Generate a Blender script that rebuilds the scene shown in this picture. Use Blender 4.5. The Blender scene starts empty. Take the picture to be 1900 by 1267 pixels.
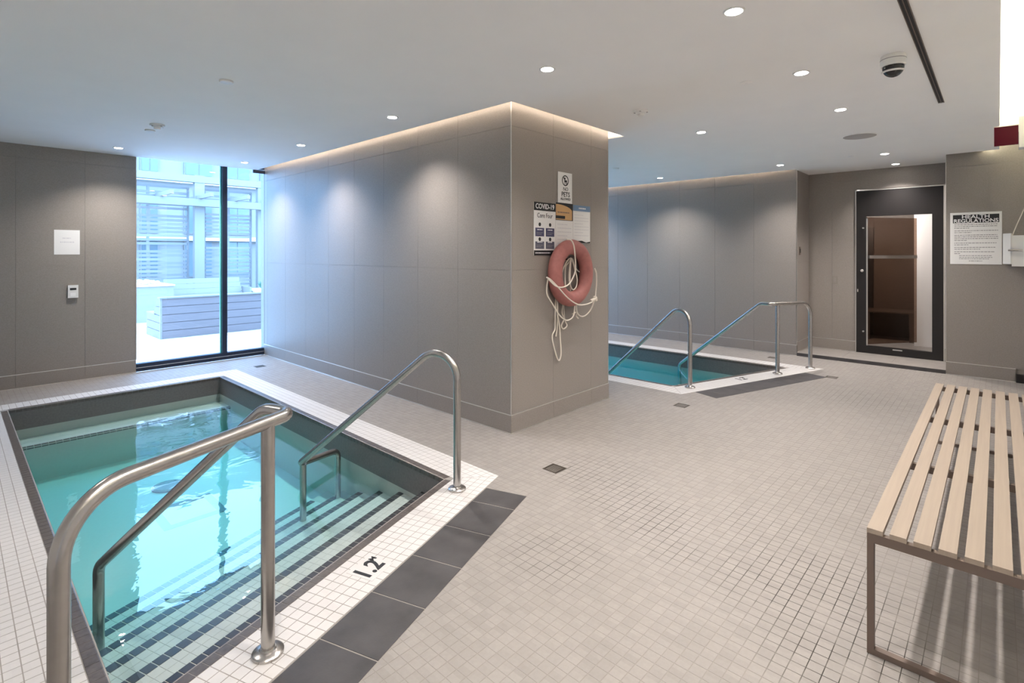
import bpy, math, random
from mathutils import Vector, Matrix
random.seed(7)
S = bpy.context.scene
# ------------------------------------------------------------------ camera, world, exposure
CAMH = 1.5
ANG = math.atan2(902, 971)
FWD = (math.cos(ANG), math.sin(ANG)); RGT = (math.sin(ANG), -math.cos(ANG))
cam_d = bpy.data.cameras.new('camera'); cam = bpy.data.objects.new('camera', cam_d)
S.collection.objects.link(cam); S.camera = cam
cam.location = (0, 0, CAMH); cam.rotation_euler = (math.pi/2, 0, ANG - math.pi/2)
cam_d.sensor_width = 36; cam_d.lens = 971/1900*36; cam_d.shift_y = -164.5/1900
cam_d.clip_start = 0.02
W = bpy.data.worlds.new('world'); S.world = W; W.use_nodes = True
W.node_tree.nodes['Background'].inputs[0].default_value = (0.31, 0.565, 1.0, 1)
W.node_tree.nodes['Background'].inputs[1].default_value = 4.2
S.view_settings.view_transform = 'Standard'; S.view_settings.look = 'None'
S.view_settings.exposure = 1.55; S.view_settings.gamma = 1
S.view_settings.use_curve_mapping = False
S.cycles.max_bounces = 10; S.cycles.diffuse_bounces = 6; S.cycles.glossy_bounces = 4
S.cycles.transparent_max_bounces = 16; S.cycles.sample_clamp_indirect = 6
S.cycles.caustics_reflective = False; S.cycles.caustics_refractive = False

CEIL = 2.705
WARM = (1.0, 0.93, 0.88)
SPOT_W = 62.0
def portal(name, x0, x1, y, z0, z1):
    l = bpy.data.lights.new(name, 'AREA'); l.shape = 'RECTANGLE'; l.size = x1-x0; l.size_y = z1-z0
    l.cycles.is_portal = True
    o = bpy.data.objects.new(name, l); S.collection.objects.link(o)
    o.location = ((x0+x1)/2, y, (z0+z1)/2); o.rotation_euler = (-math.pi/2, 0, 0)
portal('window_portal', 1.6, 3.17, 8.05, 0, 2.7)
portal('window_portal', 4.9, 8.3, 8.05, 0, 2.7)

# ------------------------------------------------------------------ materials
def new_mat(name):
    m = bpy.data.materials.new(name); m.use_nodes = True
    nt = m.node_tree; return m, nt, nt.nodes, nt.links, nt.nodes['Principled BSDF']
def mat(name, col, rough=0.5, metal=0.0, noise=0.0, nscale=30.0, bump=0.0, bscale=200.0, spec=0.5, emit=None, estr=0.0, stretch=None, cell=0.0, pitch=0.051):
    m, nt, N, L, P = new_mat(name)
    P.inputs['Base Color'].default_value = (*col, 1); P.inputs['Roughness'].default_value = rough
    P.inputs['Metallic'].default_value = metal; P.inputs['Specular IOR Level'].default_value = spec
    if emit: P.inputs['Emission Color'].default_value = (*emit, 1); P.inputs['Emission Strength'].default_value = estr
    vec = None
    if noise or bump or cell:
        g = N.new('ShaderNodeNewGeometry'); vec = g.outputs['Position']
        if stretch:
            mp = N.new('ShaderNodeMapping'); mp.inputs['Scale'].default_value = stretch
            L.new(vec, mp.inputs[0]); vec = mp.outputs[0]
    if noise or cell:
        if noise:
            t = N.new('ShaderNodeTexNoise'); t.inputs['Scale'].default_value = nscale; t.inputs['Detail'].default_value = 4
            L.new(vec, t.inputs['Vector'])
        r = N.new('ShaderNodeMapRange'); r.inputs[1].default_value = 0.3; r.inputs[2].default_value = 0.7
        r.inputs[3].default_value = 1-noise; r.inputs[4].default_value = 1+noise
        if noise: L.new(t.outputs[0], r.inputs[0])
        else: r.inputs[3].default_value = 1; r.inputs[4].default_value = 1
        val = r.outputs[0]
        if cell:
            sn = N.new('ShaderNodeVectorMath'); sn.operation = 'SNAP'; sn.inputs[1].default_value = (pitch,)*2+(10,)
            L.new(g.outputs['Position'], sn.inputs[0])
            wn = N.new('ShaderNodeTexWhiteNoise'); wn.noise_dimensions = '2D'; L.new(sn.outputs[0], wn.inputs[0])
            r2 = N.new('ShaderNodeMapRange'); r2.inputs[3].default_value = 1-cell; r2.inputs[4].default_value = 1+cell
            L.new(wn.outputs[0], r2.inputs[0])
            mu = N.new('ShaderNodeMath'); mu.operation = 'MULTIPLY'; L.new(val, mu.inputs[0]); L.new(r2.outputs[0], mu.inputs[1]); val = mu.outputs[0]
        vm = N.new('ShaderNodeVectorMath'); vm.operation = 'SCALE'; vm.inputs[0].default_value = col
        L.new(val, vm.inputs['Scale']); L.new(vm.outputs[0], P.inputs['Base Color'])
    if bump:
        t2 = N.new('ShaderNodeTexNoise'); t2.inputs['Scale'].default_value = bscale; t2.inputs['Detail'].default_value = 3
        L.new(vec, t2.inputs['Vector'])
        b = N.new('ShaderNodeBump'); b.inputs['Strength'].default_value = bump; b.inputs['Distance'].default_value = 0.002
        L.new(t2.outputs[0], b.inputs['Height']); L.new(b.outputs[0], P.inputs['Normal'])
    return m
def emis(name, col, s):
    m, nt, N, L, P = new_mat(name)
    P.inputs['Base Color'].default_value = (0.8, 0.8, 0.8, 1)
    P.inputs['Emission Color'].default_value = (*col, 1); P.inputs['Emission Strength'].default_value = s
    return m
def sheet(name, tint, ior, rough=0.0, wave=0.0, vol=None, boost=1.0):
    """clear sheet: straight transmission plus a Fresnel reflection"""
    m, nt, N, L, P = new_mat(name); N.remove(P); out = N['Material Output']
    tr = N.new('ShaderNodeBsdfTransparent'); tr.inputs[0].default_value = (*tint, 1)
    gl = N.new('ShaderNodeBsdfGlossy'); gl.inputs['Roughness'].default_value = rough; gl.inputs[0].default_value = (1, 1, 1, 1)
    fr = N.new('ShaderNodeFresnel'); fr.inputs[0].default_value = ior
    gb = N.new('ShaderNodeNewGeometry'); rg = N.new('ShaderNodeMapRange'); rg.inputs[3].default_value = ior; rg.inputs[4].default_value = 1/ior
    L.new(gb.outputs['Backfacing'], rg.inputs[0]); L.new(rg.outputs[0], fr.inputs[0])   # same reflectance from both sides of the sheet
    mx = N.new('ShaderNodeMixShader')
    L.new(fr.outputs[0], mx.inputs[0]); L.new(tr.outputs[0], mx.inputs[1]); L.new(gl.outputs[0], mx.inputs[2])
    L.new(mx.outputs[0], out.inputs['Surface'])
    if wave:
        g = N.new('ShaderNodeNewGeometry')
        mp = N.new('ShaderNodeMapping'); mp.inputs['Scale'].default_value = (1, 1, 1); L.new(g.outputs['Position'], mp.inputs[0])
        t = N.new('ShaderNodeTexNoise'); t.inputs['Scale'].default_value = 3.5; t.inputs['Detail'].default_value = 3; t.inputs['Distortion'].default_value = 0.6
        L.new(mp.outputs[0], t.inputs['Vector'])
        b = N.new('ShaderNodeBump'); b.inputs['Strength'].default_value = wave; b.inputs['Distance'].default_value = 0.02
        L.new(t.outputs[0], b.inputs['Height']); L.new(b.outputs[0], gl.inputs['Normal']); L.new(b.outputs[0], fr.inputs['Normal'])
    if vol:
        va = N.new('ShaderNodeVolumeAbsorption'); va.inputs[0].default_value = (*vol[0], 1); va.inputs[1].default_value = vol[1]
        L.new(va.outputs[0], out.inputs['Volume'])
    return m

M = {}
M['white_paint'] = mat('white_paint', (0.90, 0.885, 0.875), 0.8, noise=0.01, nscale=3)
M['panel'] = mat('wall_panel', (0.275, 0.246, 0.224), 0.42, noise=0.10, nscale=90, bump=0.12, bscale=260, stretch=(1, 1, 1.6), spec=0.45)
M['panel_joint'] = mat('panel_joint', (0.26, 0.235, 0.21), 0.8)
M['trim_metal'] = mat('trim_metal', (0.75, 0.73, 0.70), 0.32, 0.9)
M['floor_tile'] = mat('floor_tile', (0.272, 0.250, 0.232), 0.42, noise=0.04, nscale=60, cell=0.07, bump=0.05, spec=0.4)
M['white_tile'] = mat('white_tile', (0.62, 0.60, 0.585), 0.3, noise=0.02, nscale=50, cell=0.02, spec=0.5)
M['dark_slate'] = mat('dark_slate', (0.056, 0.052, 0.053), 0.5, noise=0.26, nscale=7, bump=0.2, bscale=120)
M['bullnose'] = mat('bullnose_tile', (0.10, 0.085, 0.078), 0.3, noise=0.2, nscale=50)
M['dark_tile'] = mat('dark_mosaic', (0.028, 0.028, 0.030), 0.4, noise=0.15, nscale=80, cell=0.2)
M['pool_grey'] = mat('pool_grey_band', (0.15, 0.138, 0.138), 0.5, noise=0.12, nscale=60)
M['pool_white'] = mat('pool_white_tile', (0.50, 0.50, 0.465), 0.5, noise=0.02, nscale=40)
M['grout_white'] = mat('grout_grey', (0.33, 0.305, 0.28), 0.9, noise=0.15, nscale=9)
M['grout_pale'] = mat('grout_pale', (0.40, 0.40, 0.37), 0.9)
M['steel'] = mat('brushed_steel', (0.47, 0.45, 0.43), 0.27, 1.0, noise=0.05, nscale=40)
M['bronze'] = mat('bronze_metal', (0.20, 0.155, 0.13), 0.45, 0.6)
M['slat'] = mat('bench_slat_wood', (0.345, 0.28, 0.222), 0.55, noise=0.05, nscale=30, stretch=(0.08, 3, 1), bump=0.05)
M['black'] = mat('black_frame', (0.012, 0.010, 0.010), 0.4)
M['navy'] = mat('dark_window_frame', (0.012, 0.02, 0.045), 0.35)
M['paper'] = mat('white_paper', (0.78, 0.77, 0.76), 0.7)
M['plastic'] = mat('white_plastic', (0.78, 0.77, 0.75), 0.4)
M['ink'] = mat('black_ink', (0.015, 0.015, 0.017), 0.6)
M['ink_grey'] = mat('grey_ink', (0.28, 0.27, 0.28), 0.7)
M['ink_faint'] = mat('faint_ink', (0.60, 0.59, 0.62), 0.7)
M['white_ink'] = mat('white_ink', (0.8, 0.8, 0.8), 0.6)
M['ink_navy'] = mat('navy_ink', (0.06, 0.06, 0.13), 0.6)
M['ink_orange'] = mat('orange_ink', (0.60, 0.36, 0.16), 0.6)
M['ink_blue'] = mat('blue_ink', (0.16, 0.25, 0.40), 0.6)
M['ring'] = mat('faded_red_foam', (0.36, 0.135, 0.12), 0.6, noise=0.10, nscale=25, bump=0.1)
M['rope'] = mat('white_rope', (0.74, 0.68, 0.60), 0.8, bump=0.5, bscale=400)
M['drain'] = mat('bronze_drain', (0.05, 0.04, 0.03), 0.5, 0.5, noise=0.2)
M['red'] = mat('red_acrylic', (0.095, 0.002, 0.013), 0.35, spec=0.15)
M['lamp'] = emis('lamp_glow', (1.0, 0.93, 0.86), 14.0)
M['led'] = emis('led_glow', (1.0, 0.86, 0.70), 7.0)
M['led_bright'] = emis('led_bright_glow', (1.0, 0.94, 0.66), 7.5)
M['deck'] = mat('pale_deck', (0.78, 0.70, 0.66), 0.7, noise=0.06, nscale=8, stretch=(6, 0.5, 1))
M['out_grey'] = mat('grey_cladding', (0.24, 0.19, 0.18), 0.7, noise=0.06, nscale=6, stretch=(0.5, 1, 6))
M['out_pale'] = mat('pale_cladding', (0.32, 0.29, 0.27), 0.7)
M['out_white'] = mat('white_render', (0.29, 0.26, 0.235), 0.8)
M['out_blue'] = mat('blue_grey_cladding', (0.24, 0.22, 0.21), 0.7)
M['out_glass'] = mat('far_glass', (0.12, 0.15, 0.16), 0.15, spec=0.8)
M['leaf'] = mat('agave_leaf', (0.05, 0.16, 0.10), 0.5)
M['wood_dark'] = mat('sauna_wood', (0.14, 0.117, 0.10), 0.6, noise=0.15, nscale=12, stretch=(1, 1, 8))
M['pebble'] = mat('pebbles', (0.6, 0.6, 0.58), 0.8)
M['water'] = sheet('pool_water_surface', (1, 1, 1), 1.5, 0.0, wave=0.13, vol=((0.22, 0.965, 0.985), 1.0))
M['water_far'] = sheet('far_pool_water_surface', (1, 1, 1), 1.33, 0.0, wave=0.15, vol=((0.0, 0.945, 1.0), 1.7))
M['glass'] = sheet('window_glass', (0.93, 0.98, 1.0), 1.45)
M['glass_edge'] = mat('green_glass_edge', (0.10, 0.45, 0.42), 0.2)
M['smoked'] = sheet('smoked_glass', (0.60, 0.50, 0.44), 1.7, 0.02)

def grout_mat():
    m, nt, N, L, P = new_mat('floor_grout')
    P.inputs['Roughness'].default_value = 0.85
    g = N.new('ShaderNodeNewGeometry'); prev = None
    # worn, wet-dirt patches: centre x, y, radius, strength
    for (x, y, r, s) in [(2.62, 0.62, 0.50, 1.0), (2.25, 0.35, 0.42, 1.0), (3.05, 0.95, 0.4, 0.5), (2.72, 1.45, 0.36, 1.0), (3.0, 2.0, 0.40, 0.9), (2.85, 1.75, 0.36, 0.95),
                         (2.05, 1.62, 0.32, 0.65), (6.4, 1.05, 0.5, 0.5), (3.6, 0.75, 0.6, 0.35), (2.5, 1.2, .22, .6)]:
        d = N.new('ShaderNodeVectorMath'); d.operation = 'DISTANCE'; d.inputs[1].default_value = (x, y, 0); L.new(g.outputs['Position'], d.inputs[0])
        r_ = N.new('ShaderNodeMapRange'); r_.inputs[1].default_value = r*0.45; r_.inputs[2].default_value = r
        r_.inputs[3].default_value = s; r_.inputs[4].default_value = 0; L.new(d.outputs['Value'], r_.inputs[0])
        if prev:
            mx = N.new('ShaderNodeMath'); mx.operation = 'MAXIMUM'; L.new(prev, mx.inputs[0]); L.new(r_.outputs[0], mx.inputs[1]); prev = mx.outputs[0]
        else: prev = r_.outputs[0]
    t = N.new('ShaderNodeTexNoise'); t.inputs['Scale'].default_value = 7; t.inputs['Detail'].default_value = 4; L.new(g.outputs['Position'], t.inputs['Vector'])
    tr = N.new('ShaderNodeMapRange'); tr.inputs[1].default_value = 0.30; tr.inputs[2].default_value = 0.52; L.new(t.outputs[0], tr.inputs[0])
    mu = N.new('ShaderNodeMath'); mu.operation = 'MULTIPLY'; L.new(prev, mu.inputs[0]); L.new(tr.outputs[0], mu.inputs[1])
    mix = N.new('ShaderNodeMix'); mix.data_type = 'RGBA'; mix.inputs['A'].default_value = (0.262, 0.240, 0.22, 1); mix.inputs['B'].default_value = (0.03, 0.025, 0.02, 1)
    L.new(mu.outputs[0], mix.inputs['Factor']); L.new(mix.outputs['Result'], P.inputs['Base Color'])
    return m
M['floor_grout'] = grout_mat()
# slate with damp footprints
def slate_mat():
    m = M['dark_slate']; return m

# ------------------------------------------------------------------ mesh helpers
MIRX = 7.81
class MB:
    def __init__(s, mir=False): s.v = []; s.f = []; s.mir = mir
    def add(s, vs, fs):
        b = len(s.v); s.v += [tuple(v) for v in vs]; s.f += [tuple(b+i for i in f) for f in fs]
    def box(s, x0, y0, z0, x1, y1, z1):
        s.prism([(x0, y0), (x1, y0), (x1, y1), (x0, y1)], z0, z1)
    def prism(s, poly, z0, z1):
        a = sum(poly[i][0]*poly[(i+1) % len(poly)][1]-poly[(i+1) % len(poly)][0]*poly[i][1] for i in range(len(poly)))
        if a < 0: poly = poly[::-1]
        n = len(poly)
        s.add([(x, y, z0) for x, y in poly]+[(x, y, z1) for x, y in poly],
              [tuple(range(n))[::-1], tuple(range(n, 2*n))]+[(i, (i+1) % n, n+(i+1) % n, n+i) for i in range(n)])
    def obox(s, c, ax, ay, az):
        c = Vector(c); ax = Vector(ax); ay = Vector(ay); az = Vector(az)
        vs = [c+ax*i+ay*j+az*k for k in (-.5, .5) for j in (-.5, .5) for i in (-.5, .5)]
        s.add(vs, [(0, 2, 3, 1), (4, 5, 7, 6), (0, 1, 5, 4), (2, 6, 7, 3), (0, 4, 6, 2), (1, 3, 7, 5)])
    def tile(s, poly, zt, h, gap=0.0, bev=0.0004):
        poly = inset(ccw(poly), gap/2)
        if len(poly) < 3 or area(poly) < 2e-5: return
        top = inset(poly, bev)
        if len(top) != len(poly): s.prism(poly, zt-h, zt); return
        n = len(poly)
        s.add([(x, y, zt-h) for x, y in poly]+[(x, y, zt) for x, y in top],
              [tuple(range(n, 2*n))]+[(i, (i+1) % n, n+(i+1) % n, n+i) for i in range(n)])
    def lathe(s, prof, c, n=32, axis='z'):
        b = len(s.v)
        for (r, h) in prof:
            for k in range(n):
                a = 2*math.pi*k/n
                p = (r*math.cos(a), r*math.sin(a), h)
                if axis == 'y': p = (p[0], h, p[1])
                if axis == 'x': p = (h, p[0], p[1])
                s.v.append((c[0]+p[0], c[1]+p[1], c[2]+p[2]))
        for j in range(len(prof)-1):
            for k in range(n):
                s.f.append((b+j*n+k, b+j*n+(k+1) % n, b+(j+1)*n+(k+1) % n, b+(j+1)*n+k))
        s.f.append(tuple(b+k for k in range(n))[::-1]); s.f.append(tuple(b+(len(prof)-1)*n+k for k in range(n)))
    def tube(s, pts, r, n=16, cap=True):
        pts = [Vector(p) for p in pts]; b = len(s.v)
        t = (pts[1]-pts[0]).normalized(); u = t.orthogonal().normalized()
        for i, p in enumerate(pts):
            if i == 0: t2 = (pts[1]-p).normalized()
            elif i == len(pts)-1: t2 = (p-pts[i-1]).normalized()
            else: t2 = ((pts[i+1]-p).normalized()+(p-pts[i-1]).normalized()).normalized()
            u = (t.rotation_difference(t2) @ u); u = (u-t2*u.dot(t2)).normalized(); t = t2; w = t.cross(u)
            for k in range(n):
                a = 2*math.pi*k/n; s.v.append(tuple(p+(u*math.cos(a)+w*math.sin(a))*r))
        for i in range(len(pts)-1):
            for k in range(n): s.f.append((b+i*n+k, b+i*n+(k+1) % n, b+(i+1)*n+(k+1) % n, b+(i+1)*n+k))
        if cap:
            s.f.append(tuple(b+k for k in range(n))[::-1]); s.f.append(tuple(b+(len(pts)-1)*n+k for k in range(n)))
    def build(s, name, m, parent=None, smooth=False):
        vs, fs = s.v, s.f
        if s.mir: vs = [(MIRX-x, y, z) for x, y, z in vs]; fs = [f[::-1] for f in fs]
        me = bpy.data.meshes.new(name); me.from_pydata(vs, [], fs); me.materials.append(m)
        if smooth:
            me.polygons.foreach_set('use_smooth', [True]*len(me.polygons))
            me.set_sharp_from_angle(angle=math.radians(40))
        me.update()
        o = bpy.data.objects.new(name, me); S.collection.objects.link(o)
        if parent is not None: o.parent = parent; o.matrix_parent_inverse = Matrix.Translation(-Vector(parent.location)) if parent.type == 'EMPTY' else Matrix()
        return o
def ccw(p):
    return p if sum(p[i][0]*p[(i+1) % len(p)][1]-p[(i+1) % len(p)][0]*p[i][1] for i in range(len(p))) > 0 else p[::-1]
def area(p): return abs(sum(p[i][0]*p[(i+1) % len(p)][1]-p[(i+1) % len(p)][0]*p[i][1] for i in range(len(p))))/2
def clip(poly, a, b, c):      # keep a*x+b*y<=c
    out = []; n = len(poly)
    for i in range(n):
        p, q = poly[i], poly[(i+1) % n]; dp = a*p[0]+b*p[1]-c; dq = a*q[0]+b*q[1]-c
        if dp <= 0: out.append(p)
        if (dp < 0 < dq) or (dq < 0 < dp):
            t = dp/(dp-dq); out.append((p[0]+(q[0]-p[0])*t, p[1]+(q[1]-p[1])*t))
    return out
def edges(C):                 # outward half planes of a ccw convex polygon
    C = ccw(C); r = []
    for i in range(len(C)):
        p, q = C[i], C[(i+1) % len(C)]; dx, dy = q[0]-p[0], q[1]-p[1]; l = math.hypot(dx, dy)
        if l < 1e-7: continue
        a, b = dy/l, -dx/l; r.append((a, b, a*p[0]+b*p[1]))
    return r
def inset(poly, d):
    if d <= 0: return poly
    out = poly
    for a, b, c in edges(poly):
        out = clip(out, a, b, c-d)
        if len(out) < 3: return []
    # drop duplicates
    r = []
    for p in out:
        if not r or math.hypot(p[0]-r[-1][0], p[1]-r[-1][1]) > 1e-5: r.append(p)
    if len(r) > 1 and math.hypot(r[0][0]-r[-1][0], r[0][1]-r[-1][1]) < 1e-5: r.pop()
    return r
def intersect(poly, C):
    for a, b, c in edges(C):
        poly = clip(poly, a, b, c)
        if len(poly) < 3: return []
    return poly
def minus(poly, C):
    E_ = edges(C)
    if all(any(a*x+b*y-c > -1e-9 for x, y in [p]) for p in poly for a, b, c in E_[:0]): pass
    for a, b, c in E_:
        if all(a*x+b*y-c >= -1e-9 for x, y in poly): return [poly]
    out = []; rest = poly
    for a, b, c in E_:
        o = clip(rest, -a, -b, -c)
        if len(o) >= 3 and area(o) > 1e-7: out.append(o)
        rest = clip(rest, a, b, c)
        if len(rest) < 3: break
    return out
def fillet(pts, radii, seg=10):
    pts = [Vector(p) for p in pts]; out = [pts[0]]
    for i in range(1, len(pts)-1):
        p = pts[i]; a = (pts[i-1]-p); b = (pts[i+1]-p); la, lb = a.length, b.length; a.normalize(); b.normalize()
        ang = a.angle(b); R = radii[i-1]; T = min(R/math.tan(ang/2), la*0.5 if i > 1 else la*.95, lb*0.5 if i < len(pts)-2 else lb*.95)
        R = T*math.tan(ang/2)
        if R < 1e-4: out.append(p); continue
        c = p+(a+b).normalized()*(R/math.sin(ang/2)); s0 = p+a*T-c; s1 = p+b*T-c
        for k in range(seg+1):
            out.append(c+s0.slerp(s1, k/seg).normalized()*R)
    out.append(pts[-1]); return out
def smooth_path(pts, k=6):
    P = [Vector(p) for p in pts]; out = []
    for i in range(len(P)-1):
        p0 = P[max(i-1, 0)]; p1 = P[i]; p2 = P[i+1]; p3 = P[min(i+2, len(P)-1)]
        for j in range(k):
            t = j/k; out.append(0.5*((2*p1)+(p2-p0)*t+(2*p0-5*p1+4*p2-p3)*t*t+(3*p1-p0-3*p2+p3)*t**3))
    out.append(P[-1]); return out
def tag(o, label=None, cat=None, group=None, kind=None):
    if label: o['label'] = label
    if cat: o['category'] = cat
    if group: o['group'] = group
    if kind: o['kind'] = kind
    return o
def empty(name, loc, label, cat, group=None):
    o = bpy.data.objects.new(name, None); S.collection.objects.link(o); o.location = loc; o.empty_display_size = 0.05
    return tag(o, label, cat, group)
def box(name, m, x0, y0, z0, x1, y1, z1, parent=None, kind=None):
    b = MB(); b.box(min(x0, x1), min(y0, y1), min(z0, z1), max(x0, x1), max(y0, y1), max(z0, z1)); o = b.build(name, m, parent)
    if kind: o['kind'] = kind
    return o
def text(s, size, loc, ax, ay, m, parent, name='lettering', sx=1.0, bold=0.0, align='CENTER', depth=0.0012, font_gap=1.0):
    c = bpy.data.curves.new(name, 'FONT'); c.body = s; c.size = size; c.align_x = align; c.align_y = 'CENTER'
    c.extrude = depth/2; c.offset = bold; c.space_character = font_gap; c.resolution_u = 3
    t = bpy.data.objects.new('t', c)
    me = bpy.data.meshes.new_from_object(t); bpy.data.objects.remove(t)
    ax = Vector(ax).normalized(); ay = Vector(ay).normalized(); az = ax.cross(ay)
    mt = Matrix((ax*sx, ay, az)).transposed().to_4x4(); mt.translation = Vector(loc)
    me.transform(mt); me.materials.clear(); me.materials.append(m)
    o = bpy.data.objects.new(name, me); S.collection.objects.link(o); o.parent = parent
    if parent.type == 'EMPTY': o.matrix_parent_inverse = Matrix.Translation(-Vector(parent.location))
    return o
def in_view(x, y, z=0.0, mgn=0):
    d = x*FWD[0]+y*FWD[1]
    if d < 0.2: return False
    px = 950+971*(x*RGT[0]+y*RGT[1])/d; py = 469+971*(CAMH-z)/d
    return -mgn < px < 1900+mgn and py < 1267+mgn
def depth_of(x, y): return x*FWD[0]+y*FWD[1]

# ------------------------------------------------------------------ room shell
X0, X1, Y0, Y1, ROOF = -1.3, 8.42, -0.42, 7.93, 2.92
RX = 9.07; RY0, RY1 = 0.475, 2.15         # recess with the glass door
BB = 0.155
PX0, PX1, PY = 3.17, 4.64, 2.955          # the thick pier between the two pools

joints = {}
def wall(name, axis, plane, a0, a1, inward, z0=0.0, first=0.0, pw=0.6, panels=True, thick=0.12, rows=(BB, 1.355, 2.555, 2.9), a_out=(0, 0)):
    """axis 'x': wall runs along x at y=plane; inward = +1/-1 direction of the room"""
    b = MB(); t = 0.008
    back = plane-inward*thick; face = plane-inward*t
    if axis == 'x': b.box(a0-a_out[0], min(back, face), z0-0.3, a1+a_out[1], max(back, face), ROOF)
    else: b.box(min(back, face), a0-a_out[0], z0-0.3, max(back, face), a1+a_out[1], ROOF)
    w = b.build(name, M['panel_joint'], None); w['kind'] = 'structure'
    if not panels:
        w.data.materials[0] = M['panel']; return w
    cuts = [a0]; c = a0+first if first else a0+pw
    while c < a1-0.02: cuts.append(c); c += pw
    cuts.append(a1); g = 0.0009
    for i in range(len(cuts)-1):
        for j in range(len(rows)-1):
            p = MB(); u0, u1, v0, v1 = cuts[i]+g, cuts[i+1]-g, rows[j]+g, rows[j+1]-g
            if i == 0: u0 -= g
            if i == len(cuts)-2: u1 += g
            if axis == 'x': p.box(u0, min(plane, face), v0, u1, max(plane, face), v1)
            else: p.box(min(plane, face), u0, v0, max(plane, face), u1, v1)
            p.build('panel', M['panel'], w)
    return w
def baseboard(name, axis, plane, a0, a1, inward, z0=0.0, first=0.0, ext=(0, 0)):
    t = 0.006; root = None
    b = MB(); q = plane+inward*t
    if axis == 'x': b.box(a0-ext[0]*t, min(plane, q), z0+BB-0.004, a1+ext[1]*t, max(plane, q+inward*0.003), z0+BB+0.003)
    else: b.box(min(plane, q), a0-ext[0]*t, z0+BB-0.004, max(plane, q), a1+ext[1]*t, z0+BB+0.003)
    if axis == 'x': b.box(a0-ext[0]*t, min(plane, q+inward*.004), z0, a1+ext[1]*t, max(plane, q+inward*.004), z0+0.008)
    else: b.box(min(plane, q+inward*.004), a0-ext[0]*t, z0, max(plane, q+inward*.004), a1+ext[1]*t, z0+0.008)
    root = b.build(name, M['trim_metal']); root['kind'] = 'structure'; root['label'] = 'thin pale metal edging of the tiled skirting'
    cuts = [a0-ext[0]*t]; c = a0+(first or 0.6)
    while c < a1-0.02: cuts.append(c); c += 0.6
    cuts.append(a1+ext[1]*t)
    for i in range(len(cuts)-1):
        p = MB()
        if axis == 'x': p.box(cuts[i]+.001, min(plane, q), z0+0.008, cuts[i+1]-.001, max(plane, q), z0+BB-0.004)
        else: p.box(min(plane, q), cuts[i]+.001, z0+0.008, max(plane, q), cuts[i+1]-.001, z0+BB-0.004)
        p.build('skirting_tile', M['panel'], root)
    return root

wall('wall_left', 'x', Y1, X0, 1.60, -1)
baseboard('baseboard_left', 'x', Y1, X0, 1.60, -1)
# far stretch of the same outer wall, behind the pier: a sill and head round the second window
wall('wall_back', 'x', Y1, 3.17, 4.95, -1, panels=False)
wall('wall_end', 'x', Y1, 8.30, 8.42, -1, panels=False)
# the pier
wall('wall_pier_left', 'y', PX0, PY, Y1, -1, first=0.665, a_out=(-.009, 0))
wall('wall_pier_front', 'x', PY, PX0, PX1, -1, first=0.56, pw=0.6, a_out=(-.009, -.009))
wall('wall_pier_right', 'y', PX1, PY+.009, Y1, 1, panels=False)
baseboard('baseboard_pier_left', 'y', PX0, PY, Y1, -1, first=0.665, ext=(1, 0))
baseboard('baseboard_pier_front', 'x', PY, PX0, PX1, -1, first=0.56, ext=(0, 1))
baseboard('baseboard_pier_right', 'y', PX1, PY, Y1, 1)
# far wall and the door recess
wall('wall_far', 'y', X1, RY1, Y1, -1, first=0.6, a_out=(-.009, 0))
baseboard('baseboard_far', 'y', X1, RY1, Y1, -1)
wall('wall_recess_left', 'x', RY1, X1, RX, -1, z0=0, first=0.6, rows=(0.203, 1.355, 2.555, 2.9), a_out=(-.125, 0))
baseboard('baseboard_recess_left', 'x', RY1, X1+.01, RX, -1, z0=0.048)
wall('wall_recess_back', 'y', RX, 1.535, RY1, -1, first=.3, rows=(0.203, 1.355, 2.555, 2.9))
baseboard('baseboard_recess_back', 'y', RX, 1.535, RY1, -1, z0=0.048)
box('wall_over_door', M['panel'], RX, RY0-.1, 2.42, RX+.12, 1.535, ROOF, kind='structure')
wall('wall_recess_right', 'x', RY0, X1+.125, RX+.12, 1, panels=False)
wall('wall_far_right', 'y', X1, Y0, RY0, -1, first=.5)
baseboard('baseboard_far_right', 'y', X1, -0.15, RY0, -1)
wall('wall_right', 'x', Y0, X0, X1+.12, 1, panels=False).data.materials[0] = M['white_paint']  # out of view; white finish chosen to bounce slot light onto the ceiling
wall('wall_behind', 'y', X0, Y0, Y1, 1, panels=False).data.materials[0] = M['white_paint']  # unseen rear wall, likewise made white to throw light back
box('trim_1', M['black'], X1-0.03, Y0, 0.0, X1, -0.155, 0.10, kind='structure')
# metal corner profiles
for i, (x, y) in enumerate([(PX0, PY), (PX1, PY), (X1, RY1), (X1, RY0)]):
    box('trim_%d' % (i+2), M['trim_metal'], x-.0025, y-.0025, BB, x+.0035, y+.0035, 2.9, kind='structure')
# raised recess floor with a dark riser
rf = box('floor_recess', M['floor_tile'], X1, RY0, 0.0, RX+.12, RY1, 0.045, kind='structure')
box('riser', M['dark_slate'], X1-.012, RY0, 0.0, X1-.0005, RY1, 0.044, rf)
for i in range(3):
    for j in range(3):
        w = (RY1-RY0)/3
        box('floor_slab', M['floor_tile'], X1-.012+i*.22+.001, RY0+j*w+.001, 0.045, X1-.012+(i+1)*.22-.001, RY0+(j+1)*w-.001, 0.048, rf)

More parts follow.
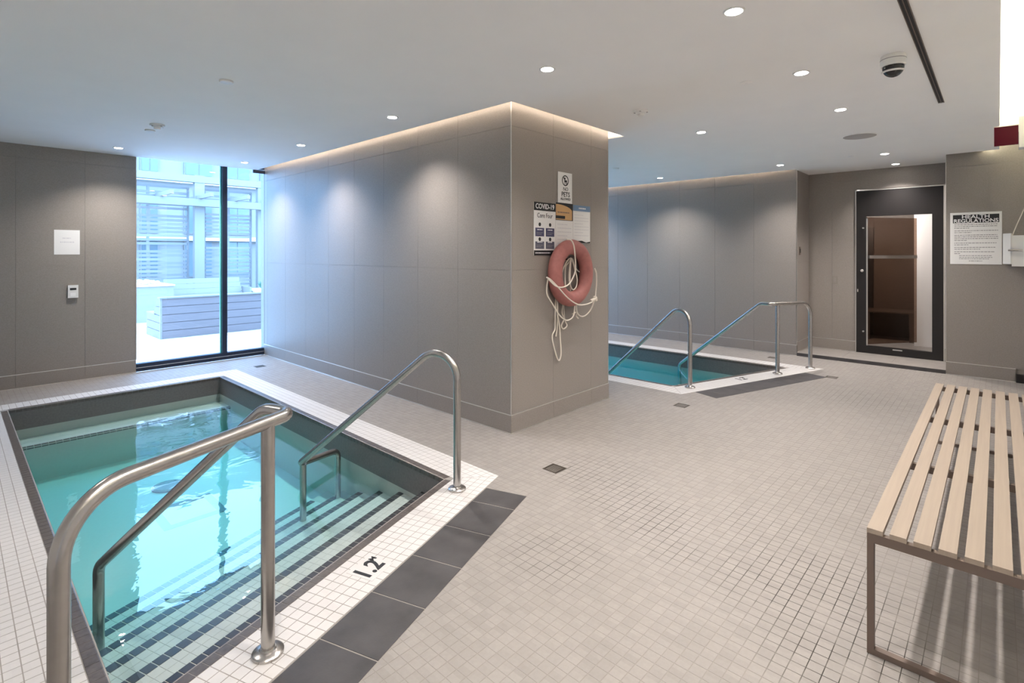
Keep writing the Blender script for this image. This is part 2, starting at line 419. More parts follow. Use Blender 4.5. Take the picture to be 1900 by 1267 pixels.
# ceiling with light coves
def ceil_rects(rects):
    b = MB()
    for x0, y0, x1, y1 in rects: b.box(x0, y0, CEIL, x1, y1, CEIL+0.02)
    return b
cg = 0.12
ce = ceil_rects([(X0, -.01, PX0-cg, Y1), (PX0-cg, -.01, PX1+cg, PY-cg), (PX1+cg, -.01, X1-.09, Y1), (X1-.09, RY0, RX+.12, RY1)]).build('ceiling', M['white_paint']); ce['kind'] = 'structure'
b = MB()
b.box(X0, Y0-.1, ROOF-.02, RX+.2, Y1+.1, ROOF+.05)
b.box(PX0-cg-.17, PY-cg-.17, CEIL+.02, PX0-cg-.15, Y1, ROOF)
b.box(PX0-cg-.17, PY-cg-.17, CEIL+.02, PX1+cg+.17, PY-cg-.15, ROOF)
b.box(PX1+cg+.15, PY-cg-.17, CEIL+.02, PX1+cg+.17, Y1, ROOF)
b.box(X0, .14, CEIL+.02, X1, .16, ROOF)
b.box(X1-.26, RY1, CEIL+.02, X1-.24, Y1, ROOF)
b.build('cove_lining', M['white_paint'], ce)
def led(x0, y0, x1, y1, m, lab):
    t = box('cove_light', m, x0, y0, CEIL+.022, x1, y1, CEIL+.034); tag(t, lab, 'light')
    return t
led(PX0-cg-.07, PY-cg-.06, PX0-cg-.05, Y1-.1, M['led'], 'warm hidden light strip in the ceiling slot above the left face of the pier')
led(PX0-cg-.04, PY-cg-.07, PX1+cg+.07, PY-cg-.05, M['led'], 'warm hidden light strip in the ceiling slot above the ring side of the pier')
led(PX1+cg+.05, PY-cg-.04, PX1+cg+.07, Y1-.1, M['led'], 'warm hidden light strip above the far pool face of the pier')
led(X1-.17, RY1+.05, X1-.15, Y1-.1, M['led'], 'warm hidden light strip above the wall behind the far pool')
led(X0+.1, .04, X1-.05, .07, M['led_bright'], 'bright cream light slot running along the ceiling above the bench')

# ------------------------------------------------------------------ floor
TH = math.atan(0.34); EX, EY = math.cos(TH), math.sin(TH); NX, NY = -EY, EX
OX, OY = 2.235, 2.69                       # right near corner of the opening
def L2W(s, t): return (OX+EX*s+NX*t, OY+EY*s+NY*t)
XL, XR, YF = 0.385, 2.235, 6.90
CW = 0.285
SEG = 0.051
def near(x, off=0.0): return OY+0.34*(x-OX)+off/EX     # line parallel to the near edge
outer = [(XL-.27, near(XL-.27, -.31)), (XR+CW, near(XR+CW, -.31)), (XR+CW, YF+.29), (XL-.27, YF+.29)]
sl0 = -.31-.285; SX0 = -1.93; SX1 = 0.0
def strip_poly():
    # dark slate strip lying against the outer edge of the coping
    return [L2W(SX0, sl0), L2W(SX1, sl0), L2W(SX1, -.312), L2W(SX0, -.312)]
strip = strip_poly()
mir = lambda P: [(MIRX-x, y) for x, y in P][::-1]
excl = [outer, mir(outer), strip, mir(strip)]
pier = [(PX0, PY), (PX1, PY), (PX1, Y1), (PX0, Y1)]
DR = [(2.869, 2.261), (4.907, 2.28), (7.25, 1.47), (8.03, 2.36), (2.80, 7.15)]
DRS = 0.062
drain_sq = [[(x-DRS, y-DRS), (x+DRS, y-DRS), (x+DRS, y+DRS), (x-DRS, y+DRS)] for x, y in DR]
# floor bed = room rectangle minus pool openings
bed = [[(X0, Y0), (X1, Y0), (X1, Y1), (X0, Y1)]]
open1 = [(XL, near(XL)), (XR, near(XR)), (XR, YF), (XL, YF)]
open_big = [(XL-.06, near(XL-.06, -.05)), (XR+.06, near(XR+.06, -.05)), (XR+.06, YF+.05), (XL-.06, YF+.05)]
for C in [open_big, mir(open_big)]:
    nb = []
    for p in bed: nb += minus(p, C)
    bed = nb
fb = MB()
for p in bed: fb.prism(p, -.12, -.0006)
floor = fb.build('floor', M['floor_grout']); floor['kind'] = 'structure'

def square(x, y, s=SEG): return [(x, y), (x+s, y), (x+s, y+s), (x, y+s)]
tile_me = {}
def tile_mesh(m, s=SEG, gap=0.003, rot=0.0):
    k = (m.name, s, gap)
    if k not in tile_me:
        b = MB(); b.tile([(-s/2, -s/2), (s/2, -s/2), (s/2, s/2), (-s/2, s/2)], 0, .006, gap)
        o = b.build('tmp', m); tile_me[k] = o.data; bpy.data.objects.remove(o)
    return tile_me[k]
def place_tile(name, me, x, y, z, rz, parent):
    o = bpy.data.objects.new(name, me); o.location = (x, y, z); o.rotation_euler.z = rz; S.collection.objects.link(o)
    o.parent = parent
    if parent.type == 'EMPTY': o.matrix_parent_inverse = Matrix.Translation(-Vector(parent.location))
    return o
# floor mosaic
full = []; stuff = MB()
gx0, gy0 = 0.02, -0.42+.012
nx = int((X1-gx0)/SEG); ny = int((Y1-gy0)/SEG)
for i in range(nx+1):
    for j in range(ny+1):
        x, y = gx0+i*SEG, gy0+j*SEG
        if PX0+.03 < x < PX1-.06 and y > PY+.03: continue
        cx_, cy_ = x+SEG/2, y+SEG/2
        if not in_view(cx_, cy_, 0, 60) and (cx_+cy_ < 1.2 or i % 1): continue
        polys = [square(x, y)]
        if x+SEG > X1: polys = [clip(polys[0], 1, 0, X1)]
        if y+SEG > Y1: polys = [clip(polys[0], 0, 1, Y1)]
        for C in excl+drain_sq+[pier]:
            nb = []
            for p in polys: nb += minus(p, C)
            polys = nb
            if not polys: break
        if len(polys) == 1 and len(polys[0]) == 4 and abs(area(polys[0])-SEG*SEG) < 1e-7 and in_view(cx_, cy_, 0, 10):
            full.append((depth_of(cx_, cy_), cx_, cy_))
        else:
            for p in polys: stuff.tile(p, 0, .004, .0024)
full.sort()
fm = tile_mesh(M['floor_tile'], gap=.0024)
for d, x, y in full[:300]: place_tile('mosaic_tile', fm, x, y, 0, 0, floor)
for d, x, y in full[300:]: stuff.tile(square(x-SEG/2, y-SEG/2), 0, .004, .0024)
tag(stuff.build('mosaic_tiles', M['floor_tile'], floor), kind='stuff')
# left-over strip of floor under the camera and left of the mosaic: plain slab of the same finish
box('floor_margin', M['floor_tile'], X0, Y0, -.0005, gx0-.001, Y1, -.0002, floor)
# slate strips
def slates(mirflag):
    s = SX1; widths = [0.10, .31, .31, .31, .31, .31, .28]
    rows = [0.19]+[.31]*6
    cur = SX1
    for w in rows:
        a, b_ = cur-w, cur
        if a < SX0: a = SX0
        if b_-a < .02: break
        m = MB(mirflag); m.tile([L2W(a, sl0), L2W(b_, sl0), L2W(b_, -.312), L2W(a, -.312)], 0.0008, .005, .004, .0015)
        m.build('slate_tile', M['dark_slate'], floor); cur = a
slates(False); slates(True)
# drains
DL = ['square bronze floor drain near the foot of the pier corner', 'small bronze floor drain below the corner of the far pool', 'small bronze floor drain beside the tip of the far slate strip',
      'floor drain against the wall behind the far handrails', 'floor drain near the foot of the tall window']
for (x, y), lab in zip(DR, DL):
    t = empty('floor_drain', (x, y, 0), lab, 'drain', 'floor drains in the mosaic')
    b = MB(); s = DRS-.002
    for a in (0, 1):
        b.box(x-s, y-s+a*(2*s-.01), -.006, x+s, y-s+a*(2*s-.01)+.01, .001); b.box(x-s+a*(2*s-.01), y-s+.01, -.006, x-s+a*(2*s-.01)+.01, y+s-.01, .001)
    b.build('rim', M['drain'], t)
    b = MB(); b.box(x-s+.01, y-s+.01, -.006, x+s-.01, y+s-.01, -.0018); b.build('well', M['ink'], t)
    for k in range(7):
        yy = y-s+.017+k*(2*s-.034)/6
        box('grate_bar', M['drain'], x-s+.01, yy-.0035, -.0017, x+s-.01, yy+.0035, .0005, t)

# ------------------------------------------------------------------ pools
TK = [0.227, 0.478, 0.728, 0.98, 1.235, 1.478]
TZ = [-.155, -.236, -.312, -.394, -.477, -.557]
ZB, ZW = -.625, -.178
def make_pool(mf, lab):
    root = empty('pool', (MIRX-1.3 if mf else 1.3, 4.5, 0), lab, 'pool')
    t = .1
    # shell
    b = MB(mf); b.prism([(XL-t, near(XL-t, -t)), (XR+t, near(XR+t, -t)), (XR+t, YF+t), (XL-t, YF+t)], ZB-.1, ZB)
    b.prism([(XL-t, near(XL-t, -t)), (XL, near(XL, -t)), (XL, YF+t), (XL-t, YF+t)], ZB, -.205)
    b.prism([(XR, near(XR, -t)), (XR+t, near(XR+t, -t)), (XR+t, YF+t), (XR, YF+t)], ZB, -.205)
    b.prism([(XL, YF), (XR, YF), (XR, YF+t), (XL, YF+t)], ZB, -.205)
    b.prism([(XL, near(XL, -t)), (XR, near(XR, -t)), (XR, near(XR)), (XL, near(XL))], ZB, -.205)
    b.build('basin', M['pool_white'], root)
    b = MB(mf); t = .08
    b.prism([(XL-t, near(XL-t, -t)), (XL, near(XL, -t)), (XL, YF+t), (XL-t, YF+t)], -.205, -.0022)
    b.prism([(XR, near(XR, -t)), (XR+t, near(XR+t, -t)), (XR+t, YF+t), (XR, YF+t)], -.205, -.0022)
    b.prism([(XL, YF), (XR, YF), (XR, YF+t), (XL, YF+t)], -.205, -.0022)
    b.prism([(XL, near(XL, -t)), (XR, near(XR, -t)), (XR, near(XR)), (XL, near(XL))], -.205, -.0022)
    b.build('waterline_band', M['pool_grey'], root)['label'] = 'grey tiled band at the waterline'
    # grout bed under the coping
    for poly in [[(outer[0]), (outer[1]), (XR, near(XR)), (XL, near(XL))], [outer[1], outer[2], (XR, YF), (XR, near(XR))], [outer[2], outer[3], (XL, YF), (XR, YF)], [outer[3], outer[0], (XL, near(XL)), (XL, YF)]]:
        pass
    b = MB(mf)
    i0, i1, i2, i3 = open1; o0, o1, o2, o3 = outer
    bands = {'near': [o0, o1, i1, i0], 'right': [o1, o2, i2, i1], 'far': [o2, o3, i3, i2], 'left': [o3, o0, i0, i3]}
    for p in bands.values(): b.prism(p, -.0024, -.0001)
    b.build('coping_bed', M['grout_white'], root)
    # coping mosaic; the inner 5 cm is the bullnose row
    BN = .052
    inn = [(XL-BN, near(XL-BN, -BN)), (XR+BN, near(XR+BN, -BN)), (XR+BN, YF+BN), (XL-BN, YF+BN)]
    wb = {'near': [o0, o1, inn[1], inn[0]], 'right': [o1, o2, inn[2], inn[1]], 'far': [o2, o3, inn[3], inn[2]], 'left': [o3, o0, inn[0], inn[3]]}
    fulls = []; st = MB(mf)
    def fill(band, org, ex, rot):
        n_ = 0; ey = (-ex[1], ex[0])
        loc = [((p[0]-org[0])*ex[0]+(p[1]-org[1])*ex[1], (p[0]-org[0])*ey[0]+(p[1]-org[1])*ey[1]) for p in band]
        u0 = math.floor(min(p[0] for p in loc)/SEG); u1 = math.ceil(max(p[0] for p in loc)/SEG)
        v0 = math.floor(min(p[1] for p in loc)/SEG); v1 = math.ceil(max(p[1] for p in loc)/SEG)
        for a in range(u0, u1):
            for c in range(v0, v1):
                sq = square(a*SEG, c*SEG); q = intersect(sq, loc)
                if len(q) < 3 or area(q) < 1e-4: continue
                w = [(org[0]+u*ex[0]+v*ey[0], org[1]+u*ex[1]+v*ey[1]) for u, v in q]
                cu, cv = (a+.5)*SEG, (c+.5)*SEG; cw = (org[0]+cu*ex[0]+cv*ey[0], org[1]+cu*ex[1]+cv*ey[1])
                if mf == False and abs(area(q)-SEG*SEG) < 1e-8 and in_view(*cw): fulls.append((depth_of(*cw), cw, rot))
                else: st.tile(w, 0.0005, .002, .003)
    fill(wb['near'], inn[1], (EX, EY), TH)
    fill(wb['right'], inn[1], (1, 0), 0)
    fill(wb['far'], inn[2], (1, 0), 0)
    fill(wb['left'], inn[0], (1, 0), 0)
    fulls.sort(); tm = tile_mesh(M['white_tile'])
    for d, (x, y), r in fulls[:300]: place_tile('coping_tile', tm, x, y, .0005, r, root)
    for d, (x, y), r in fulls[300:]:
        c, s = math.cos(r), math.sin(r); h = SEG/2
        st.tile([(x+c*u-s*v, y+s*u+c*v) for u, v in [(-h, -h), (h, -h), (h, h), (-h, h)]], .0005, .002, .003)
    tag(st.build('coping_tiles', M['white_tile'], root), kind='stuff')
    # bullnose row: individual dark tiles with a rounded lip
    def bull(p0, p1, name='bullnose_tile'):
        p0 = Vector((*p0, 0)); p1 = Vector((*p1, 0)); d = p1-p0; L_ = d.length; d.normalize(); n = Vector((-d.y, d.x, 0))   # n points into the pool
        k = max(1, round(L_/SEG)); w = L_/k
        prof = [(-BN+.001, -.001), (-BN+.002, .0012), (-.008, .0012), (-.002, -.001), (.002, -.006), (.003, -.03), (-.004, -.03)]
        for i in range(k):
            m = MB(mf); a = p0+d*(i*w+.0015); c = p0+d*((i+1)*w-.0015); q = len(prof)
            m.add([tuple(a+n*u+Vector((0, 0, z))) for u, z in prof]+[tuple(c+n*u+Vector((0, 0, z))) for u, z in prof],
                  [tuple(range(q)), tuple(range(q, 2*q))[::-1]]+[(j, q+j, q+(j+1) % q, (j+1) % q) for j in range(q)])
            yield m
    allb = []
    for a, b_ in [(i0, i1), (i1, i2), (i2, i3), (i3, i0)]:
        allb += list(bull(a, b_))
    joined = MB(mf)
    for i, m in enumerate(allb):
        cv = [sum(c)/len(m.v) for c in zip(*m.v)]
        if not mf and i < 300: m.build('bullnose_tile', M['bullnose'], root)
        else: joined.add(m.v, m.f)
    if joined.v: tag(joined.build('bullnose_tiles', M['bullnose'], root), kind='stuff')
    # steps
    prev = 0.0
    for k in range(6):
        # polygon clipped to the basin width
        big = [L2W(-3, prev), L2W(1, prev), L2W(1, TK[k]), L2W(-3, TK[k])]
        wbox = [(XL, 0), (XR, 0), (XR, 7), (XL, 7)]
        m = MB(mf); m.prism(intersect(ccw(big), wbox), ZB, TZ[k]-.0015)
        stp = m.build('step', M['grout_pale'], root)
        # white tread mosaic
        tm_ = MB(mf)
        zt = TZ[k]; t0 = prev+.002; t1 = TK[k]-.054; nr = 4; hh = (t1-t0)/nr
        for a in range(-44, 6):
            for r in range(nr):
                q = intersect(ccw([L2W(a*SEG, t0+r*hh), L2W((a+1)*SEG, t0+r*hh), L2W((a+1)*SEG, t0+(r+1)*hh), L2W(a*SEG, t0+(r+1)*hh)]), wbox)
                if len(q) >= 3 and area(q) > 1e-4: tm_.tile(q, zt, .0014, .0016, .0004)
        tag(tm_.build('tread_tiles', M['pool_white'], stp), kind='stuff')
        for a in range(-44, 6):
            q = intersect(ccw([L2W(a*SEG, TK[k]-.053), L2W((a+1)*SEG, TK[k]-.053), L2W((a+1)*SEG, TK[k]+.002), L2W(a*SEG, TK[k]+.002)]), wbox)
            if len(q) >= 3 and area(q) > 3e-4:
                tb = MB(mf); tb.tile(q, zt+.0005, .012, .004, .001); tb.build('nosing_tile', M['dark_tile'], stp)
        prev = TK[k]
    # seat ledge along the far side
    m = MB(mf); m.box(XL, 6.545, ZB, XR, YF, -.292); lg = m.build('seat_ledge', M['pool_white'], root)
    k = 36; w = (XR-XL)/k
    for a in range(k):
        tb = MB(mf); tb.tile([(XL+a*w, 6.543), (XL+(a+1)*w, 6.543), (XL+(a+1)*w, 6.59), (XL+a*w, 6.59)], -.291, .02, .003, .001); tb.build('nosing_tile', M['dark_tile'], lg)
    # floor markings and sump
    m = MB(mf); q0, q1, r0, r1 = 1.12, 1.57, 4.66, 5.11
    for a, c, d, e in [(q0, r0, q1, r0+.06), (q0, r1-.06, q1, r1), (q0, r0+.06, q0+.06, r1-.06), (q1-.06, r0+.06, q1, r1-.06)]: m.box(a, c, ZB, d, e, ZB+.004)
    m.build('drain_border', M['pool_grey'], root)
    m = MB(mf); m.lathe([(.13, ZB), (.13, ZB+.012), (.11, ZB+.02)], (1.36, 5.52, 0), 24); m.build('suction_cover', M['pool_grey'], root)
    m = MB(mf); m.lathe([(.035, YF-.012), (.035, YF+.002)], (1.75, 0, -.40), 16, 'y'); m.build('jet', M['steel'], root)
    m = MB(mf); m.lathe([(.035, YF-.012), (.035, YF+.002)], (.85, 0, -.40), 16, 'y'); m.build('jet', M['steel'], root)
    return root
pool = make_pool(False, 'small square-tiled pool with underwater steps, nearer of the two')
pool2 = make_pool(True, 'farther pool with turquoise water half hidden behind the grey pier')
def depth_mark(parent, x, y, e):
    n = (-e[1], e[0])
    def at(s, t, z=.0022): return (x+e[0]*s+n[0]*t, y+e[1]*s+n[1]*t, z)
    m = MB(); m.prism([at(a, b)[:2] for a, b in [(-.078, -.075), (.078, -.075), (.078, .075), (-.078, .075)]], -.001, .0016); m.build('depth_plaque', M['white_tile'], parent)['label'] = 'white plaque with the depth 1.2 M in black'
    text('1.2', .135, at(-.012, -.004), (*e, 0), (*n, 0), M['ink'], parent, name='depth_number', sx=.85, bold=.0035)
    text('M', .042, at(.064, .036), (*e, 0), (*n, 0), M['ink'], parent, name='depth_unit', bold=.001)
depth_mark(pool, 1.365, 2.19, (EX, EY))
depth_mark(pool2, 6.42, 2.235, (EX, -EY))
def water(mf, lab):
    b = MB(mf); t = .03
    b.prism([(XL-t, near(XL-t, -t)), (XR+t, near(XR+t, -t)), (XR+t, YF+t), (XL-t, YF+t)], ZB-.03, ZW)
    return tag(b.build('pool_water', M['water_far'] if mf else M['water']), lab, 'water', kind='stuff')
water(False, 'clear rippled turquoise water filling the nearer pool')
water(True, 'still blue water filling the farther pool')

# ------------------------------------------------------------------ handrails
TR = 0.0245
def flange(mf, x, y, par):
    b = MB(mf); b.lathe([(.056, .0005), (.056, .010), (.050, .015), (.031, .020), (.027, .026)], (x, y, 0), 36); b.build('flange', M['steel'], par, True)
def single_rail(mf, lab):
    bx_, by_ = 2.194, 2.513
    P = lambda t, z, s=0: (bx_+NX*t+EX*s, by_+NY*t+EY*s, z)
    root = empty('pool_handrail', (MIRX-bx_ if mf else bx_, by_, 0), lab, 'handrail', 'steel handrails into the pools')
    tt, tz = (1.45, -.147) if mf else (1.342, -.06)
    b = MB(mf); path = fillet([P(0, .002), P(0, 1.02), P(tt, tz), P(tt, tz-.035, .40), P(tt, -.476, .40)], [.155, .045, .06], 12)
    b.tube(path, TR*.98, 20); b.build('rail', M['steel'], root, True)
    b = MB(mf); b.tube([P(tt-.027, -.476, .012), P(tt-.027, tz, .012)], TR*.95, 18); b.build('leg', M['steel'], root, True)
    flange(mf, bx_, by_, root); return root
def pair_rail(mf, lab):
    B = (.814, 2.004); C = (.195, 1.787)
    root = empty('pool_handrail', (MIRX-B[0] if mf else B[0], B[1], 0), lab, 'handrail', 'steel handrails into the pools')
    K = (B[0]+EX*.112, B[1]+EY*.112); z = .868
    P = lambda t, zz: (K[0]+NX*t, K[1]+NY*t, zz)
    b = MB(mf); path = fillet([(C[0], C[1], .002), (C[0], C[1], z-.015), (K[0], K[1], z), P(.15, z), P(1.5 if mf else 1.289, -.15 if mf else -.05), P(1.5 if mf else 1.289, -.556 if mf else -.476)], [.17, .05, .12, .08], 12)
    b.tube(path, TR, 22); b.build('rail', M['steel'], root, True)
    b = MB(mf); b.tube([(B[0], B[1], .002), (B[0], B[1], z-.006)], TR, 20); b.build('post', M['steel'], root, True)
    flange(mf, *B, root); flange(mf, *C, root); return root
pair_rail(False, 'large brushed steel handrail bending over the left corner of the nearer pool')
single_rail(False, 'arched single-post steel handrail at the right corner of the nearer pool')
single_rail(True, 'arched steel handrail on the near corner of the farther pool')
pair_rail(True, 'two-post steel handrail at the farther pool, nearest the recessed door')

# ------------------------------------------------------------------ window and what is outside
def window(name, x0, x1, mull):
    z0 = .005; fr = .045
    b = MB(); b.box(x0, Y1-.005, z0, x1, Y1+.10, .075); b.box(x0, Y1+.0, .075, x1, Y1+.09, .10)
    b.box(x0, Y1, CEIL+.02, x1, Y1+.1, ROOF)
    w = b.build(name, M['navy']); w['kind'] = 'structure'
    box('sill_line', M['trim_metal'], x0, Y1-.009, .050, x1, Y1-.0055, .056, w)
    xs = [x0]+[q for m_ in mull for q in (m_-.032, m_+.032)]+[x1]
    for m_ in mull:
        box('mullion', M['navy'], m_-.03, Y1-.005, .1, m_+.032, Y1+.10, CEIL+.02, w)
        box('glass_edge', M['glass_edge'], m_-.05, Y1+.03, .1, m_-.032, Y1+.05, CEIL+.02, w)
    for i in range(0, len(xs)-1, 2):
        box('window_pane', M['glass'], xs[i]+.001, Y1+.038, .1, xs[i+1]-(.02 if i < len(xs)-2 else 0), Y1+.044, CEIL+.03, w)
    return w
window('window_1', 1.601, 3.169, [2.63])
window('window_2', 4.951, 8.299, [6.1, 7.2])
box('trim_6', M['trim_metal'], 1.60, Y1-.004, BB, 1.606, Y1+.03, CEIL, kind='structure')
box('trim_7', M['navy'], 3.0, Y1-.03, 2.66, 3.168, Y1-.006, 2.704, kind='structure')

ZD = -.02
gr = box('ground', M['out_white'], -6, Y1+.1, ZD-.12, 30, 40, ZD-.05, kind='structure')
dk = box('deck', M['out_pale'], .6, Y1+.1, ZD-.05, 9, 14.3, ZD-.02, kind='structure')
k = 0; x = .6
while x < 8.9:
    y = Y1+.11; off = (k*0.83) % 2.1
    first = True
    while y < 14.2:
        l = (off+.4 if first else 2.4); first = False
        y2 = min(y+l, 14.25); box('plank', M['deck'], x+.004, y+.003, ZD-.02, x+.136, y2-.003, ZD+random.uniform(-.001, .001), dk); y = y2
    x += .14; k += 1
# planter bench, its back to the room
pb = empty('deck_bench', (4.4, 11.3, ZD), 'grey boarded deck bench with its high back turned to the window', 'bench')
bx0, bx1 = 2.52, 7.2
for i in range(5):
    z0 = ZD+i*.142; box('board', M['out_grey'], bx0+.03, 10.76, z0+.004, bx1, 10.785, z0+.138, pb)
box('core', M['out_blue'], bx0+.05, 10.785, ZD, bx1, 10.82, .69, pb)
box('corner_post', M['out_pale'], bx0, 10.755, ZD, bx0+.03, 10.79, .69, pb)
box('cap_rail', M['out_pale'], bx0-.01, 10.74, .69, bx1, 10.90, .715, pb)
for i in range(5):
    z0 = ZD+i*.142; ye = [11.68, 11.68, 11.66, 11.16, 11.05][i]
    if i < 3: box('end_board', M['out_grey'], bx0, 10.79, z0+.004, bx0+.025, ye, min(z0+.138, .39), pb)
    else:
        m = MB(); m.add([(bx0, 10.79, z0+.004), (bx0, ye, z0+.004), (bx0, ye-.05, z0+.138), (bx0, 10.79, z0+.138), (bx0+.025, 10.79, z0+.004), (bx0+.025, ye, z0+.004), (bx0+.025, ye-.05, z0+.138), (bx0+.025, 10.79, z0+.138)],
                        [(0, 1, 2, 3), (7, 6, 5, 4), (0, 4, 5, 1), (1, 5, 6, 2), (2, 6, 7, 3), (3, 7, 4, 0)]); m.build('end_board', M['out_grey'], pb)
for i in range(4): box('seat_slat', M['out_pale'], bx0, 11.15+i*.135, .39, bx1, 11.275+i*.135, .41, pb)
# opposite bench, facing the room
ob = empty('deck_bench', (4.2, 14.6, ZD), 'pale slatted deck bench facing the room from beyond the nearer one', 'bench')
for i in range(6):
    z = .12+i*.125; yb = 14.5+i*.02
    m = MB(); m.box(3.5, yb, z, 5.28-i*.018, yb+.03, z+.118); m.build('slat', M['out_pale'], ob)
box('end_panel', M['out_white'], 5.285, 14.1, ZD, 5.32, 14.7, .62, ob)
box('seat', M['out_pale'], 3.5, 14.0, .08, 5.28, 14.5, .11, ob)
box('base', M['out_grey'], 3.5, 14.02, ZD, 5.28, 14.05, .08, ob)
wp = empty('planter_box', (2.9, 14.0, ZD), 'tall white rendered planter box left of the slatted deck bench', 'planter')
box('body', M['out_white'], 1.6, 13.6, ZD, 3.45, 15.4, .76, wp)
box('coping', M['deck'], 1.58, 13.57, .76, 3.47, 15.42, .79, wp)
b = MB()
for i in range(60):
    x = random.uniform(1.8, 3.3); y = random.uniform(13.8, 15.2); b.lathe([(.0, .79), (.05, .80), (.06, .83), (.03, .86), (.001, .87)], (x, y, 0), 6)
tag(b.build('pebbles', M['pebble'], wp), kind='stuff')
lp = empty('planter_box', (5.9, 14.4, ZD), 'low white planter box holding the spiky green plant', 'planter')
box('body', M['out_white'], 5.36, 13.9, ZD, 6.9, 15.0, .50, lp); box('coping', M['deck'], 5.34, 13.87, .50, 6.92, 15.02, .53, lp)
ag = empty('agave', (5.62, 14.2, .534), 'spiky green agave plant in the low white planter', 'plant')
ag2 = empty('agave', (6.25, 14.3, .534), 'second green agave at the right edge of the window', 'plant')
for root_, sc in ((ag, 1.0), (ag2, .9)):
    cx_, cy_, cz_ = root_.location
    for i in range(16):
        a = i*2.4; tilt = .35+.06*(i % 6); L_ = (.26-.004*i)*sc; m = MB()
        dv = Vector((math.cos(a)*math.sin(tilt), math.sin(a)*math.sin(tilt), math.cos(tilt))); sv = Vector((-math.sin(a), math.cos(a), 0))
        c = Vector((cx_, cy_, cz_)); up = dv.cross(sv)
        pts = [c+dv*L_*u for u in (0, .4, .8, 1.0)]; ws = [.02, .035, .018, .001]
        vs = []
        for p, w in zip(pts, ws): vs += [p-sv*w, p+up*(-w*.4), p+sv*w]
        m.add(vs, [(j*3+i2, j*3+i2+1, j*3+i2+4, j*3+i2+3) for j in range(3) for i2 in range(2)]+[(j*3+2, j*3, j*3+3, j*3+5) for j in range(3)])
        m.build('leaf', M['leaf'], root_)
# pergola with louvred screens
pg = empty('pergola', (4.7, 16, ZD), 'pale blue pergola with posts, cross beam and louvred screens on the terrace', 'pergola')
for x in (1.2, 4.56, 6.22, 8.6):
    box('post', M['out_white'], x, 16.02, ZD, x+.24, 16.19, 3.62 if x > 4 else 3.3, pg)
box('beam', M['out_white'], .5, 15.75, 2.76, 9.5, 15.98, 2.95, pg)
box('beam', M['out_white'], .5, 16.0, 3.42, 9.5, 16.2, 3.60, pg)
for i in range(9): box('rafter', M['out_white'], 1.0+i*.9, 14.9, 2.96, 1.08+i*.9, 17.6, 3.06, pg)
def screen(x0, x1, y, z0, z1, step, gap, gaps):
    s = box('screen', M['out_blue'], x0, y, z0, x0+.05, y+.05, z1, pg)
    box('frame', M['out_blue'], x1-.05, y, z0, x1, y+.05, z1, s); box('frame', M['out_blue'], x0+.05, y, z1-.05, x1-.05, y+.05, z1, s)
    box('frame', M['out_blue'], (x0+x1)/2-.03, y, z0, (x0+x1)/2+.03, y+.05, z1-.05, s)
    z = z0; k_ = 0
    while z < z1-.12:
        if k_ not in gaps: box('louvre', M['out_blue'] if k_ % 3 else M['out_white'], x0+.05, y-.01, z, x1-.05, y+.02, z+step*gap, s)
        z += step; k_ += 1
screen(2.6, 4.5, 16.3, .35, 3.3, .105, .62, (12, 21))
screen(4.86, 6.15, 16.3, .35, 3.3, .105, .55, (13, 14, 22, 23))
screen(6.5, 8.5, 16.3, .35, 3.3, .105, .6, (13, 22))
# apartment building beyond
ab = empty('apartment_building', (6, 22.5, ZD), 'pale apartment block with rows of windows behind the terrace screens', 'building')
box('facade', M['out_white'], -2, 22, ZD, 19, 26, 7.4, ab)
for r, z0 in enumerate((.6, 2.2, 4.35)):
    for c in range(13):
        x = .5+c*1.35; w = .95 if c % 3 else .55
        f = box('window_frame', M['out_blue'], x, 21.93, z0, x+w, 21.999, z0+1.35, ab)
        box('pane', M['out_glass'], x+.04, 21.915, z0+.04, x+w/2-.02, 21.93, z0+1.31, f); box('pane', M['out_glass'], x+w/2+.02, 21.915, z0+.04, x+w-.04, 21.93, z0+1.31, f)
for z in (1.95, 4.05, 6.3): box('ledge', M['deck'], -2, 21.75, z, 19, 21.99, z+.16, ab)

# ------------------------------------------------------------------ glass door in the recess and the room behind it
D0, D1, DZ0, DZ1 = .535, 1.525, .049, 2.40
d = MB(); xf = RX-.012
fy0, fy1, fz0, fz1 = .655, 1.405, .155, 2.03
d.box(xf, D0, DZ0, RX+.06, fy0, DZ1); d.box(xf, fy1, DZ0, RX+.06, D1, DZ1); d.box(xf, fy0, DZ0, RX+.06, fy1, fz0); d.box(xf, fy0, fz1, RX+.06, fy1, DZ1)
door = d.build('door_1', M['black']); door['kind'] = 'structure'
for q in [(xf-.004, D0-.012, DZ0, D0, DZ1+.012), (xf-.004, D1, DZ0, D1+.01, DZ1+.012)]: box('edge_strip', M['trim_metal'], q[0], q[1], q[2], RX+.06, q[3], q[4], door)
box('edge_strip', M['trim_metal'], xf-.004, D0, DZ1, RX+.06, D1, DZ1+.012, door)
